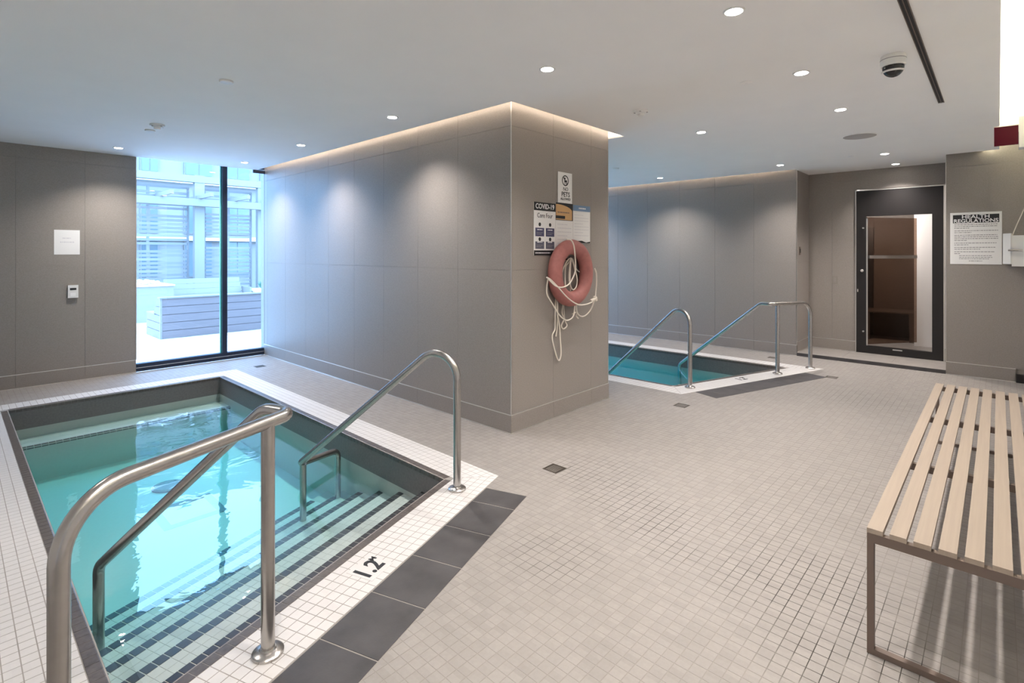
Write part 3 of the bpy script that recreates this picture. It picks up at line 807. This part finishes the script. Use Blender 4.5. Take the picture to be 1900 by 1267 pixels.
# opening inward leaf
h0 = Vector((RX+.03, 1.40, 0)); h1 = Vector((9.80, .89, 0)); dd = (h1-h0); LW = dd.length; dd.normalize(); dn = Vector((-dd.y, dd.x, 0))
m = MB(); m.obox(h0+dd*LW/2+Vector((0, 0, (fz0+fz1)/2)), dd*LW, dn*.010, Vector((0, 0, fz1-fz0-.03))); leaf = m.build('door_leaf', M['smoked'], door)
m = MB(); m.obox(h0+Vector((-.01, 0, (fz0+fz1)/2-.02)), Vector((.012, 0, 0)), Vector((0, .022, 0)), Vector((0, 0, fz1-fz0-.02))); m.build('steel_edge', M['trim_metal'], leaf)
m = MB(); m.obox(h0+dd*LW/2+Vector((0, 0, 1.44))-dn*.02, dd*(LW-.04), dn*.02, Vector((0, 0, .045))); m.build('push_bar', M['trim_metal'], leaf)
for z in (1.86, .36): m = MB(); m.lathe([(.012, 0), (.012, -.02)], (xf, 1.437, z), 12, 'x'); m.build('hinge_pin', M['trim_metal'], door)
m = MB(); m.lathe([(.020, 0), (.020, -.022), (.012, -.03)], (xf, 1.452, 1.24), 16, 'x'); m.build('lock', M['trim_metal'], door)
box('keyhole_plate', M['trim_metal'], xf-.004, 1.50, .93, xf, 1.512, .97, door)
box('latch_plate', M['trim_metal'], xf-.004, .98, .125, xf, 1.09, .14, door)
bk = MB(); bk.box(RX+.06, -.6, -.1, 11.6, 2.6, .034); fl = bk.build('floor_inner', M['floor_tile']); fl['kind'] = 'structure'
box('wall_inner_back', M['wood_dark'], 11.2, -.6, .034, 11.3, 2.6, 2.6, kind='structure')
box('wall_inner_right', M['white_paint'], 10.35, -.6, .034, 11.19, .97, 2.55, kind='structure')
box('wall_inner_side', M['panel'], RX+.12, -.7, .034, 11.3, -.6, 2.6, kind='structure')
box('wall_inner_left', M['wood_dark'], RX+.12, 2.3, .034, 11.2, 2.4, 2.6, kind='structure')
box('ceiling_inner', M['wood_dark'], RX+.12, -.7, 2.55, 11.3, 2.6, 2.65, kind='structure')
box('wall_inner_front', M['panel'], RX, -.7, .034, RX+.12, RY0-.12, 2.9, kind='structure')
box('wall_inner_corner', M['panel'], RX+.02, RY1+.0, .034, RX+.12, 2.4, 2.9, kind='structure')
sb = empty('sauna_bench', (10.9, 1.5, .034), 'dark wooden bench inside the room behind the glass door', 'bench')
for i in range(5): box('bench_slat', M['wood_dark'], 10.62+i*.11, .98, .50, 10.715+i*.11, 2.28, .525, sb)
for yy in (.99, 1.6, 2.2): box('leg', M['wood_dark'], 10.63, yy, .034, 10.70, yy+.07, .50, sb)
vr = box('inner_door', M['black'], 11.16, 1.62, .05, 11.199, 1.95, 1.95); tag(vr, 'dark narrow upright panel on the back wall of the inner room', 'panel')
pl = bpy.data.lights.new('inner_fill_light', 'POINT'); pl.energy = 30; pl.color = WARM; pl.shadow_soft_size = .1  # added lamp without a fixture, brightens the room behind the glass door
po = bpy.data.objects.new('inner_fill_light', pl); S.collection.objects.link(po); po.location = (9.75, 1.7, 2.2)

# ------------------------------------------------------------------ bench
bn = empty('slatted_bench', (3.8, .1, 0), 'long low slatted wooden bench on a thin bronze frame along the right side', 'bench')
BX0, BX1 = 2.345, 5.32; tops = .47
k = 0; y = .361
while k < 9:
    m = MB(); y1 = y-.0495
    m.prism([(BX0, y1), (BX1, y1), (BX1, y), (BX0, y)], tops-.018, tops); m.build('slat', M['slat'], bn); y -= .0695; k += 1
YE = y+.02
for i, xx in enumerate((BX0+.001, 3.27, 4.26, BX1-.03)):
    box('cross_bar', M['bronze'], xx, YE, tops-.052, xx+.026, .361, tops-.019, bn)
for i, xx in enumerate((BX0+.001, BX1-.03)):
    for yy in (.361-.022, YE): box('leg', M['bronze'], xx, yy, .022, xx+.026, yy+.022, tops-.052, bn)
    box('foot_bar', M['bronze'], xx, YE, .001, xx+.026, .361, .022, bn)
for yy in (.361-.03, YE+.01): box('side_rail', M['bronze'], BX0+.027, yy, tops-.045, BX1-.03, yy+.02, tops-.019, bn)

# ------------------------------------------------------------------ ceiling fittings
LIGHTS = [(2.665, .965, 'large downlight at the top of the picture, nearest the viewer'), (2.67, 2.165, 'downlight just in front of the pier corner'),
 (3.885, .965, 'second downlight in the row above the bench'), (5.10, .970, 'third downlight in the row above the bench, beside the round speaker'),
 (5.11, 2.17, 'downlight between the pier and the far pool, past the smoke detector'), (2.68, 3.94, 'downlight washing the left pier face nearest its corner'),
 (2.68, 5.71, 'middle downlight along the left pier face'), (2.68, 7.35, 'downlight right in front of the window, beside the pier'),
 (1.326, 7.39, 'downlight close to the left wall beside the window'), (7.78, 3.98, 'downlight above the far pool, partly beyond the pier'),
 (7.76, 2.19, 'downlight above the corner of the far wall'), (7.74, 1.01, 'downlight in front of the door recess, outside it'),
 (8.73, 1.017, 'downlight inside the door recess, right above the door')]
HIDDEN = [(1.45, .965), (.25, .965), (7.77, 5.8), (-.3, 3.9), (5.6,5.8)]
proto = None
def downlight(x, y, lab, first=False):
    t = empty('downlight', (x, y, CEIL), lab, 'light', 'recessed ceiling downlights')
    b = MB(); b.lathe([(.052, -.001), (.052, -.004), (.047, -.006), (.040, -.004), (.040, -.0005)], (x, y, CEIL), 28); b.build('trim_ring', M['plastic'], t, True)
    b = MB(); b.lathe([(.0385, -.0065), (.037, -.0005)], (x, y, CEIL), 24); b.build('lens', M['lamp'], t)
    l = bpy.data.lights.new('spot', 'SPOT'); l.energy = SPOT_W; l.color = WARM; l.spot_size = math.radians(122); l.spot_blend = 1.0; l.shadow_soft_size = .035
    o = bpy.data.objects.new('spot', l); S.collection.objects.link(o); o.location = (x, y, CEIL-.012); o.parent = t; o.matrix_parent_inverse = Matrix.Translation((-x, -y, -CEIL))
for x, y, lab in LIGHTS: downlight(x, y, lab)
HL = ['downlight above the bench end behind the viewer', 'downlight in the near left corner of the room', 'downlight above the hidden end of the farther pool', 'downlight beyond the left edge of the nearer pool', 'downlight hidden behind the pier']
for (x, y), lab in zip(HIDDEN, HL): downlight(x, y, lab)
def disc(x, y, r, name, lab, m, cat='cover', h=.006, grp=None):
    t = empty(name, (x, y, CEIL), lab, cat, grp)
    b = MB(); b.lathe([(r, -.0005), (r, -h*.6), (r*.9, -h)], (x, y, CEIL), 28); b.build('cover', m, t, True)
    b = MB(); b.lathe([(r*.5, -h-.0002), (r*.48, -h-.002)], (x, y, CEIL), 20); b.build('centre', m, t, True); return t
disc(3.839, 1.308, .042, 'sprinkler_cover', 'faint flat sprinkler cover between the bench downlights and the smoke detector', M['white_paint'])
disc(1.325, 3.963, .045, 'sprinkler_cover', 'white round sprinkler cover above the nearer pool', M['plastic'], h=.014)
disc(1.346, 6.10, .045, 'sprinkler_cover', 'white round sprinkler cover next to the smoke detector above the left wall', M['plastic'], h=.014)
disc(7.676, 1.342, .04, 'sprinkler_cover', 'tiny flat sprinkler cover near the door recess', M['white_paint'])
disc(6.468, 3.987, .045, 'sprinkler_cover', 'small sprinkler cover beyond the right edge of the pier', M['plastic'], h=.01)
def smoke(x, y, lab):
    t = empty('smoke_detector', (x, y, CEIL), lab, 'detector', 'smoke detectors')
    b = MB(); b.lathe([(.062, -.0005), (.062, -.012), (.055, -.018)], (x, y, CEIL), 32); b.build('base', M['plastic'], t, True)
    b = MB(); b.lathe([(.045, -.018), (.043, -.026), (.028, -.030), (.026, -.045), (.018, -.050)], (x, y, CEIL), 28); b.build('sensor_head', M['plastic'], t, True)
    for k in range(4):
        a = k*math.pi/2+.4; m = MB(); m.obox((x+.050*math.cos(a), y+.050*math.sin(a), CEIL-.0185), (.014, 0, 0), (0, .014, 0), (0, 0, .003)); m.build('vent', M['ink_grey'], t)
smoke(3.99, 2.217, 'white smoke detector on the ceiling to the right of the pier')
smoke(1.335, 5.79, 'white smoke detector on the ceiling above the far end of the nearer pool')
sp = empty('ceiling_speaker', (6.388, 1.046, CEIL), 'flat grey round ceiling speaker between the downlights', 'speaker')
b = MB(); b.lathe([(.155, -.0005), (.155, -.005), (.148, -.007)], (6.388, 1.046, CEIL), 40); b.build('rim', M['white_paint'], sp, True)
b = MB(); b.lathe([(.146, -.0072), (.142, -.009)], (6.388, 1.046, CEIL), 40); b.build('grille', mat('speaker_grille', (.42, .40, .385), .7), sp, True)
sd = empty('slot_diffuser', (3.2, .333, CEIL), 'long narrow black slot air diffuser in the ceiling', 'vent')
box('slot', M['ink'], 1.0, .318, CEIL-.002, 5.41, .348, CEIL-.0005, sd)
for yy in (.314, .3315, .348): box('blade', M['bronze'], 1.0, yy, CEIL-.006, 5.41, yy+.004, CEIL-.0005, sd)
for xx in (.996, 5.41): box('end_cap', M['white_paint'], xx, .314, CEIL-.006, xx+.004, .352, CEIL-.0005, sd)
dc = empty('dome_camera', (3.93, .47, CEIL), 'white dome security camera hanging from the ceiling', 'camera')
cc = (3.93, .47, CEIL)
b = MB(); b.lathe([(.062, -.0005), (.066, -.010), (.066, -.060), (.060, -.066)], cc, 36); b.build('housing', M['plastic'], dc, True)
b = MB(); b.lathe([(.0665, -.024), (.0668, -.026), (.0665, -.028)], cc, 36); b.build('seam', M['ink_grey'], dc, True)
b = MB(); b.lathe([(.056, -.066)]+[(.056*math.cos(a), -.075-.056*math.sin(a)) for a in [i*math.pi/16 for i in range(8)]], cc, 32); b.build('dome', mat('smoked_dome', (.02, .02, .02), .12), dc, True)
m = MB(); v = Vector((-.92, .05, -.4)).normalized(); c0 = Vector(cc)+Vector((0, 0, -.080))
m.tube([c0+v*.02, c0+v*.058], .022, 20); m.build('lens', M['ink'], dc, True)
m = MB()
for k in range(24):
    a = -1.2+2.4*k/23+math.pi; r_ = .0585
    m.obox((cc[0]+r_*math.cos(a), cc[1]+r_*math.sin(a), CEIL-.100), (.006, 0, 0), (0, .006, 0), (0, 0, .010))
m.build('eyelid', M['plastic'], dc)
# exit sign
ex = empty('exit_sign', (6.5, -.42, 2.55), 'dark red translucent exit sign hung from a white box under the light slot', 'sign')
box('sign_panel', M['red'], 6.49, -.133, 2.47, 6.51, .027, 2.64, ex)
box('frame', M['trim_metal'], 6.485, -.136, 2.640, 6.515, .030, 2.648, ex)
m = MB(); m.box(6.42, Y0+.001, 2.43, 6.58, -.136, 2.70); m.build('mounting_box', M['plastic'], ex)

# ------------------------------------------------------------------ things on the walls
def lines(par, axis, plane, a0, a1, zs, m, h=.006, t=.001, seedv=3, inw=-1):
    rnd = random.Random(seedv); b = MB()
    for z, f in zs:
        a = a0; end = a0+(a1-a0)*f
        while a < end-.004:
            w = min(rnd.uniform(.008, .03), end-a)
            lo, hi = sorted((plane, plane+inw*t))
            if axis == 'x': b.box(a, lo, z, a+w, hi, z+h)
            else: b.box(lo, -a-w, z, hi, -a, z+h)
            a += w+.005
    return tag(b.build('print_lines', m, par), kind='stuff')
# health regulations sign on the far wall (runs along -y)
hx = X1-.001; hs = empty('regulations_sign', (hx, .2, 1.36), 'white HEALTH REGULATIONS sign with a black heading right of the door', 'sign')
box('board', M['paper'], hx-.004, -.033, 1.362, hx, .434, 1.99, hs)
box('heading', M['ink'], hx-.005, -.01, 1.862, hx-.004, .408, 1.962, hs)
text('HEALTH', .060, (hx-.0055, .199, 1.935), (0, -1, 0), (0, 0, 1), M['white_ink'], hs, sx=1.15, bold=.0012)
text('REGULATIONS', .060, (hx-.0055, .199, 1.886), (0, -1, 0), (0, 0, 1), M['white_ink'], hs, sx=1.02, bold=.0012)
zs = []
for para in ([1, .98, .35], [1, .4], [.98, 1, 1, .3], [.97, .33], [.95, .6], [.93, .15]):
    for f in para:
        z = (zs[-1][0]-.0215 if zs else 1.838); zs.append((z, f))
    zs[-1] = (zs[-1][0], para[-1]); 
    zs.append((zs[-1][0]-.010, 0))
lines(hs, 'y', hx-.004, -.395, -.0, [(z, f) for z, f in zs], M['ink_grey'], .008, .001, 5)
lines(hs, 'y', hx-.004, -.35, -.05, [(1.462, 1), (1.442, 1), (1.424, .9)], M['ink_grey'], .007, .001, 6)
lines(hs, 'y', hx-.004, -.26, -.14, [(1.398, 1)], M['ink_grey'], .008, .001, 8)
# phone box beside the sign
ph = empty('emergency_phone_box', (X1, -.2, 1.36), 'white wall-mounted emergency box with a steel latch beside the regulations sign', 'box')
box('body', M['plastic'], X1-.12, -.40, 1.345, X1-.001, -.115, 1.70, ph)
m = MB(); m.prism([(X1-.125, -.115), (X1-.13, -.105), (X1-.015, -.040), (X1-.010, -.050)], 1.37, 1.725); m.build('side_flap', M['plastic'], ph)
m = MB(); m.tube([(X1-.14, -.085, 1.53), (X1-.15, -.14, 1.53), (X1-.14, -.20, 1.53)], .011, 12); m.build('latch', M['steel'], ph, True)
m = MB(); m.tube(smooth_path([(X1-.10, -.12, 1.70), (X1-.09, -.15, 1.80), (X1-.06, -.20, 1.95), (X1-.02, -.25, 2.1)]), .005, 8); m.build('cord', M['rope'], ph, True)
sw = empty('wall_switch', (8.55, RY1, 1.53), 'small bronze switch plate on the side wall of the door recess', 'switch')
box('plate', M['bronze'], 8.53, RY1-.008, 1.47, 8.60, RY1-.0005, 1.59, sw); box('rocker', M['ink'], 8.55, RY1-.012, 1.50, 8.58, RY1-.008, 1.56, sw)
so = empty('wall_switch', (RX, 1.80, 1.09), 'taupe blank cover plate on the wall left of the glass door', 'switch')
box('plate', M['panel_joint'], RX-.006, 1.765, 1.03, RX-.0005, 1.835, 1.15, so); box('insert', M['panel'], RX-.009, 1.78, 1.05, RX-.006, 1.82, 1.13, so)
# left wall paper and thermostat
pn = empty('paper_notice', (.937, Y1, 1.62), 'white square paper notice with faint print on the left wall', 'notice')
box('sheet', M['paper'], .822, Y1-.003, 1.48, 1.052, Y1-.0005, 1.765, pn)
lines(pn, 'x', Y1-.003, .895, .97, [(1.665, 1)], M['ink_faint'], .010, .0006, 2)
lines(pn, 'x', Y1-.003, .875, 1.0, [(1.618, 1)], M['ink_faint'], .012, .0006, 4)
th = empty('thermostat', (.99, Y1, 1.05), 'small white thermostat with a dark display on the left wall', 'thermostat')
b = MB(); b.box(.942, Y1-.022, .975, 1.036, Y1-.0005, 1.122); b.build('case', M['plastic'], th)
box('display', M['ink'], .960, Y1-.0235, 1.066, 1.018, Y1-.022, 1.090, th)
box('button_strip', M['white_paint'], .965, Y1-.024, .995, 1.012, Y1-.022, 1.035, th)

# posters on the pier (face y = PY, looking towards -y, text runs +x)
def T(s, size, x, z, m, par, y, **k): return text(s, size, (x, y, z), (1, 0, 0), (0, 0, 1), m, par, **k)
Y = PY
cv = empty('covid_poster', (3.62, Y, 1.45), 'white COVID-19 poster with four dark blue boxes, left of the ring buoy', 'poster')
box('sheet', M['paper'], 3.456, Y-.004, 1.478, 3.758, Y-.0005, 1.945, cv)
box('header', M['ink'], 3.456, Y-.005, 1.872, 3.758, Y-.004, 1.945, cv)
box('footer', M['ink'], 3.456, Y-.005, 1.478, 3.758, Y-.004, 1.522, cv)
T('COVID-19', .062, 3.607, 1.908, M['white_ink'], cv, Y-.0058, bold=.0012, sx=.95)
T('Core Four', .058, 3.607, 1.828, M['ink'], cv, Y-.0048, sx=.85)
for i, (x, z) in enumerate([(3.535, 1.68), (3.680, 1.68), (3.535, 1.57), (3.680, 1.57)]):
    m_ = M['ink_navy'] if i < 2 else mat('slate_ink', (.10, .10, .14), .6)
    z += .005; box('info_box', m_, x-.060, Y-.0048, z-.040, x+.060, Y-.004, z+.035 if i < 2 else z+.025, cv)
    b = MB(); b.lathe([(.017, -.0048), (.017, -.004)], (x, Y, z+(.065 if i < 2 else .045)), 12, 'y'); b.build('icon', M['ink'], cv)
    lines(cv, 'x', Y-.0048, x-.035, x+.035, [(z+.015, 1)], M['white_ink'], .008, .0005, i+20)
    lines(cv, 'x', Y-.0048, x-.045, x+.045, [(z-.010, 1), (z-.024, .8)], M['ink_grey'], .005, .0005, i+30)
lines(cv, 'x', Y-.005, 3.475, 3.68, [(1.495, 1)], M['white_ink'], .008, .0006, 44)
np_ = empty('pets_sign', (3.9, Y, 2.0), 'tall white NO PETS ALLOWED sign above the other notices on the pier', 'sign')
box('sheet', M['paper'], 3.790, Y-.008, 1.962, 4.005, Y-.0045, 2.245, np_)
for r_, nm, mm in ((.050, 'ban_circle', M['ink']),):
    b = MB(); n = 28; yy = Y-.009
    for k in range(n):
        a0, a1 = 2*math.pi*k/n, 2*math.pi*(k+1)/n
        vs = [(3.900+rr*math.cos(a), yy+dy, 2.170+rr*math.sin(a)) for dy in (0, .0009) for (rr, a) in ((.050, a0), (.050, a1), (.040, a1), (.040, a0))]
        b.add(vs, [(0, 1, 2, 3), (7, 6, 5, 4), (0, 4, 5, 1), (2, 6, 7, 3)])
    b.obox((3.900, yy+.0005, 2.170), (.060, 0, -.060), (0, .001, 0), (.005, 0, .005))
    b.build('ban_circle', M['ink'], np_)
b = MB(); b.lathe([(.012, -.0095), (.012, -.0085)], (3.890, Y, 2.188), 10, 'y'); b.obox((3.905, Y-.009, 2.165), (.040, 0, 0), (0, .001, 0), (0, 0, .018))
b.obox((3.893, Y-.009, 2.148), (.007, 0, 0), (0, .001, 0), (0, 0, .022)); b.obox((3.918, Y-.009, 2.148), (.007, 0, 0), (0, .001, 0), (0, 0, .022)); b.build('dog_symbol', M['ink'], np_)
T('NO', .048, 3.905, 2.090, M['ink'], np_, Y-.0088)
T('PETS', .062, 3.905, 2.040, M['ink'], np_, Y-.0088, bold=.0009)
T('ALLOWED', .032, 3.905, 1.998, M['ink'], np_, Y-.0088, bold=.0004)
op = empty('orange_notice', (3.9, Y, 1.8), 'tan and black curved-header notice under the pets sign, half covered by a pale sheet', 'notice')
box('sheet', M['paper'], 3.762, Y-.003, 1.478, 4.025, Y-.0005, 1.962, op)
box('top_band', M['ink'], 3.762, Y-.0038, 1.80, 4.025, Y-.003, 1.961, op)
b = MB(); pts = [(3.764, 1.805), (4.010, 1.805)]+[(3.764+.246*math.cos(a), 1.885+.062*math.sin(a)) for a in [i*math.pi/2/10 for i in range(11)]]
b.add([(x, Y-.0046, z) for x, z in pts]+[(x, Y-.0038, z) for x, z in pts], [tuple(range(len(pts))), tuple(range(len(pts), 2*len(pts)))[::-1]]); b.build('tan_panel', M['ink_orange'], op)
lines(op, 'x', Y-.0046, 3.79, 3.97, [(1.868, 1)], M['bronze'], .010, .0005, 50)
box('black_tab', M['ink'], 3.764, Y-.0056, 1.815, 3.900, Y-.0046, 1.842, op)
box('lower_tan_band', M['ink_orange'], 3.764, Y-.0038, 1.482, 4.02, Y-.003, 1.515, op)
lines(op, 'x', Y-.003, 3.79, 4.0, [(1.76-.035*i, 1 if i % 3 else .7) for i in range(7)], M['ink_faint'], .006, .0005, 51)
bpn = empty('blue_notice', (4.17, Y, 1.75), 'pale printed notice with a soft blue header, right of the tan notice', 'notice')
box('sheet', M['paper'], 4.028, Y-.003, 1.590, 4.310, Y-.0005, 1.955, bpn)
box('blue_header', M['ink_blue'], 4.028, Y-.0038, 1.900, 4.310, Y-.003, 1.955, bpn)
b = MB(); pts = [(4.028, 1.592), (4.308, 1.592), (4.308, 1.610), (4.24, 1.600), (4.17, 1.617), (4.028, 1.612)]
b.add([(x, Y-.0038, z) for x, z in pts], [tuple(range(6))]); b.add([(x, Y-.003, z) for x, z in pts], [tuple(range(6))[::-1]]); b.build('wavy_footer', M['ink'], bpn)
lines(bpn, 'x', Y-.0038, 4.12, 4.24, [(1.922, 1)], M['white_ink'], .012, .0005, 60)
lines(bpn, 'x', Y-.003, 4.05, 4.285, [(1.86-.028*i, 1 if i % 3 else .6) for i in range(8)], M['ink_faint'], .005, .0005, 61)

# ring buoy with its rope
rb = empty('ring_buoy', (3.885, Y-.075, 1.315), 'faded red lifebuoy ring hanging on the pier', 'lifebuoy')
b = MB(); R_, r_ = .240, .069; nA, nB = 64, 20; cy_ = Y-.072; cx_, cz_ = 3.905, 1.315
for i in range(nA):
    A = 2*math.pi*i/nA
    for j in range(nB):
        B_ = 2*math.pi*j/nB; rr = R_+r_*math.cos(B_)
        b.v.append((cx_+rr*math.cos(A), cy_+r_*.92*math.sin(B_), cz_+rr*math.sin(A)))
for i in range(nA):
    for j in range(nB): b.f.append((i*nB+j, i*nB+(j+1) % nB, ((i+1) % nA)*nB+(j+1) % nB, ((i+1) % nA)*nB+j))
b.build('ring', M['ring'], rb, True)
b = MB(); b.tube([(3.90, Y-.001, 1.44), (3.90, Y-.05, 1.44), (3.90, Y-.06, 1.465)], .006, 10); b.build('wall_hook', M['ink'], rb, True)
b = MB(); b.lathe([(.008, -.002), (.008, -.012), (.004, -.014)], (4.17, Y, 1.325), 10, 'y'); b.lathe([(.008, -.002), (.008, -.012), (.004, -.014)], (4.17, Y, 1.355), 10, 'y'); b.build('wall_screws', M['plastic'], rb)
ROPES = [
 [(3.727, 2.8, 1.62), (3.778, 2.79, 1.612), (3.818, 2.79, 1.565), (3.843, 2.795, 1.479), (3.872, 2.81, 1.392), (3.867, 2.81, 1.334), (3.818, 2.805, 1.268), (3.739, 2.79, 1.219), (3.647, 2.79, 1.198), (3.557, 2.79, 1.214), (3.484, 2.79, 1.258), (3.448, 2.80, 1.292)],
 [(3.443, 2.80, 1.293), (3.486, 2.79, 1.272), (3.588, 2.79, 1.203), (3.679, 2.79, 1.134), (3.773, 2.79, 1.076), (3.886, 2.79, 1.03), (3.986, 2.79, 1.023), (4.089, 2.79, 1.035), (4.15, 2.79, 1.056)],
 [(4.175, 2.80, 1.05), (4.213, 2.82, 1.132), (4.226, 2.82, 1.223), (4.222, 2.82, 1.304), (4.195, 2.82, 1.351)],
 [(3.50, 2.83, 1.276), (3.52, 2.86, 1.203), (3.53, 2.86, 1.129), (3.618, 2.86, 1.031), (3.694, 2.86, 0.95), (3.787, 2.86, 0.893), (3.868, 2.86, 0.896), (3.913, 2.86, 0.931), (3.93, 2.86, 1.02)],
 [(3.964, 2.87, 1.02), (3.98, 2.87, 0.944), (4.04, 2.87, 0.904), (4.117, 2.87, 0.907), (4.188, 2.86, 0.957), (4.20, 2.83, 1.04)],
 [(3.734, 2.93, 1.09), (3.729, 2.93, 0.979), (3.726, 2.93, 0.874), (3.722, 2.93, 0.807), (3.683, 2.93, 0.759), (3.699, 2.93, 0.676), (3.745, 2.93, 0.564), (3.784, 2.93, 0.52), (3.813, 2.93, 0.583), (3.8, 2.93, 0.721), (3.792, 2.93, 0.819), (3.761, 2.93, 0.938), (3.753, 2.93, 1.08)],
 [(3.84, 2.93, 1.04), (3.829, 2.93, 0.952), (3.856, 2.93, 0.891), (3.819, 2.93, 0.836), (3.848, 2.93, 0.801), (3.904, 2.93, 0.827), (3.88, 2.94, 0.888), (3.864, 2.94, 1.04)],
 [(3.775, 2.94, 1.05), (3.775, 2.94, 0.936), (3.767, 2.94, 0.821), (3.751, 2.94, 0.741)],
 [(3.94, 2.90, 0.93), (4.0, 2.89, 0.945), (4.033, 2.92, 0.905), (4.067, 2.92, 0.877)],
 [(3.78, 2.91, 1.27), (3.793, 2.91, 1.304), (3.822, 2.91, 1.362), (3.886, 2.91, 1.43), (3.905, 2.89, 1.45), (3.90, 2.91, 1.409), (3.854, 2.91, 1.371), (3.846, 2.91, 1.274), (3.854, 2.91, 1.185)],
 [(3.905, 2.89, 1.45), (3.897, 2.9, 1.302), (3.913, 2.9, 1.203), (3.955, 2.9, 1.156), (4.005, 2.9, 1.179), (4.022, 2.9, 1.248), (3.988, 2.9, 1.339), (3.92, 2.89, 1.45), (3.938, 2.92, 1.3), (3.946, 2.92, 1.142)],
 [(3.93, 2.90, 1.44), (4.024, 2.92, 1.357), (4.067, 2.92, 1.326), (4.127, 2.92, 1.309), (4.171, 2.94, 1.318)]]
rp = empty('throw_rope', (3.9, 2.85, 1.1), 'tangled off-white rope looped over and below the lifebuoy ring', 'rope')
for R in ROPES:
    b = MB(); b.tube(smooth_path(R, 6), .0062, 8); b.build('strand', M['rope'], rp, True)
b = MB(); b.tube([(4.10, 2.80, 1.05), (4.13, 2.79, 1.06), (4.17, 2.79, 1.075), (4.19, 2.80, 1.05)], .014, 10); b.tube([(4.15, 2.79, 1.09), (4.165, 2.79, 1.05)], .013, 10); b.build('knot', M['rope'], rp, True)
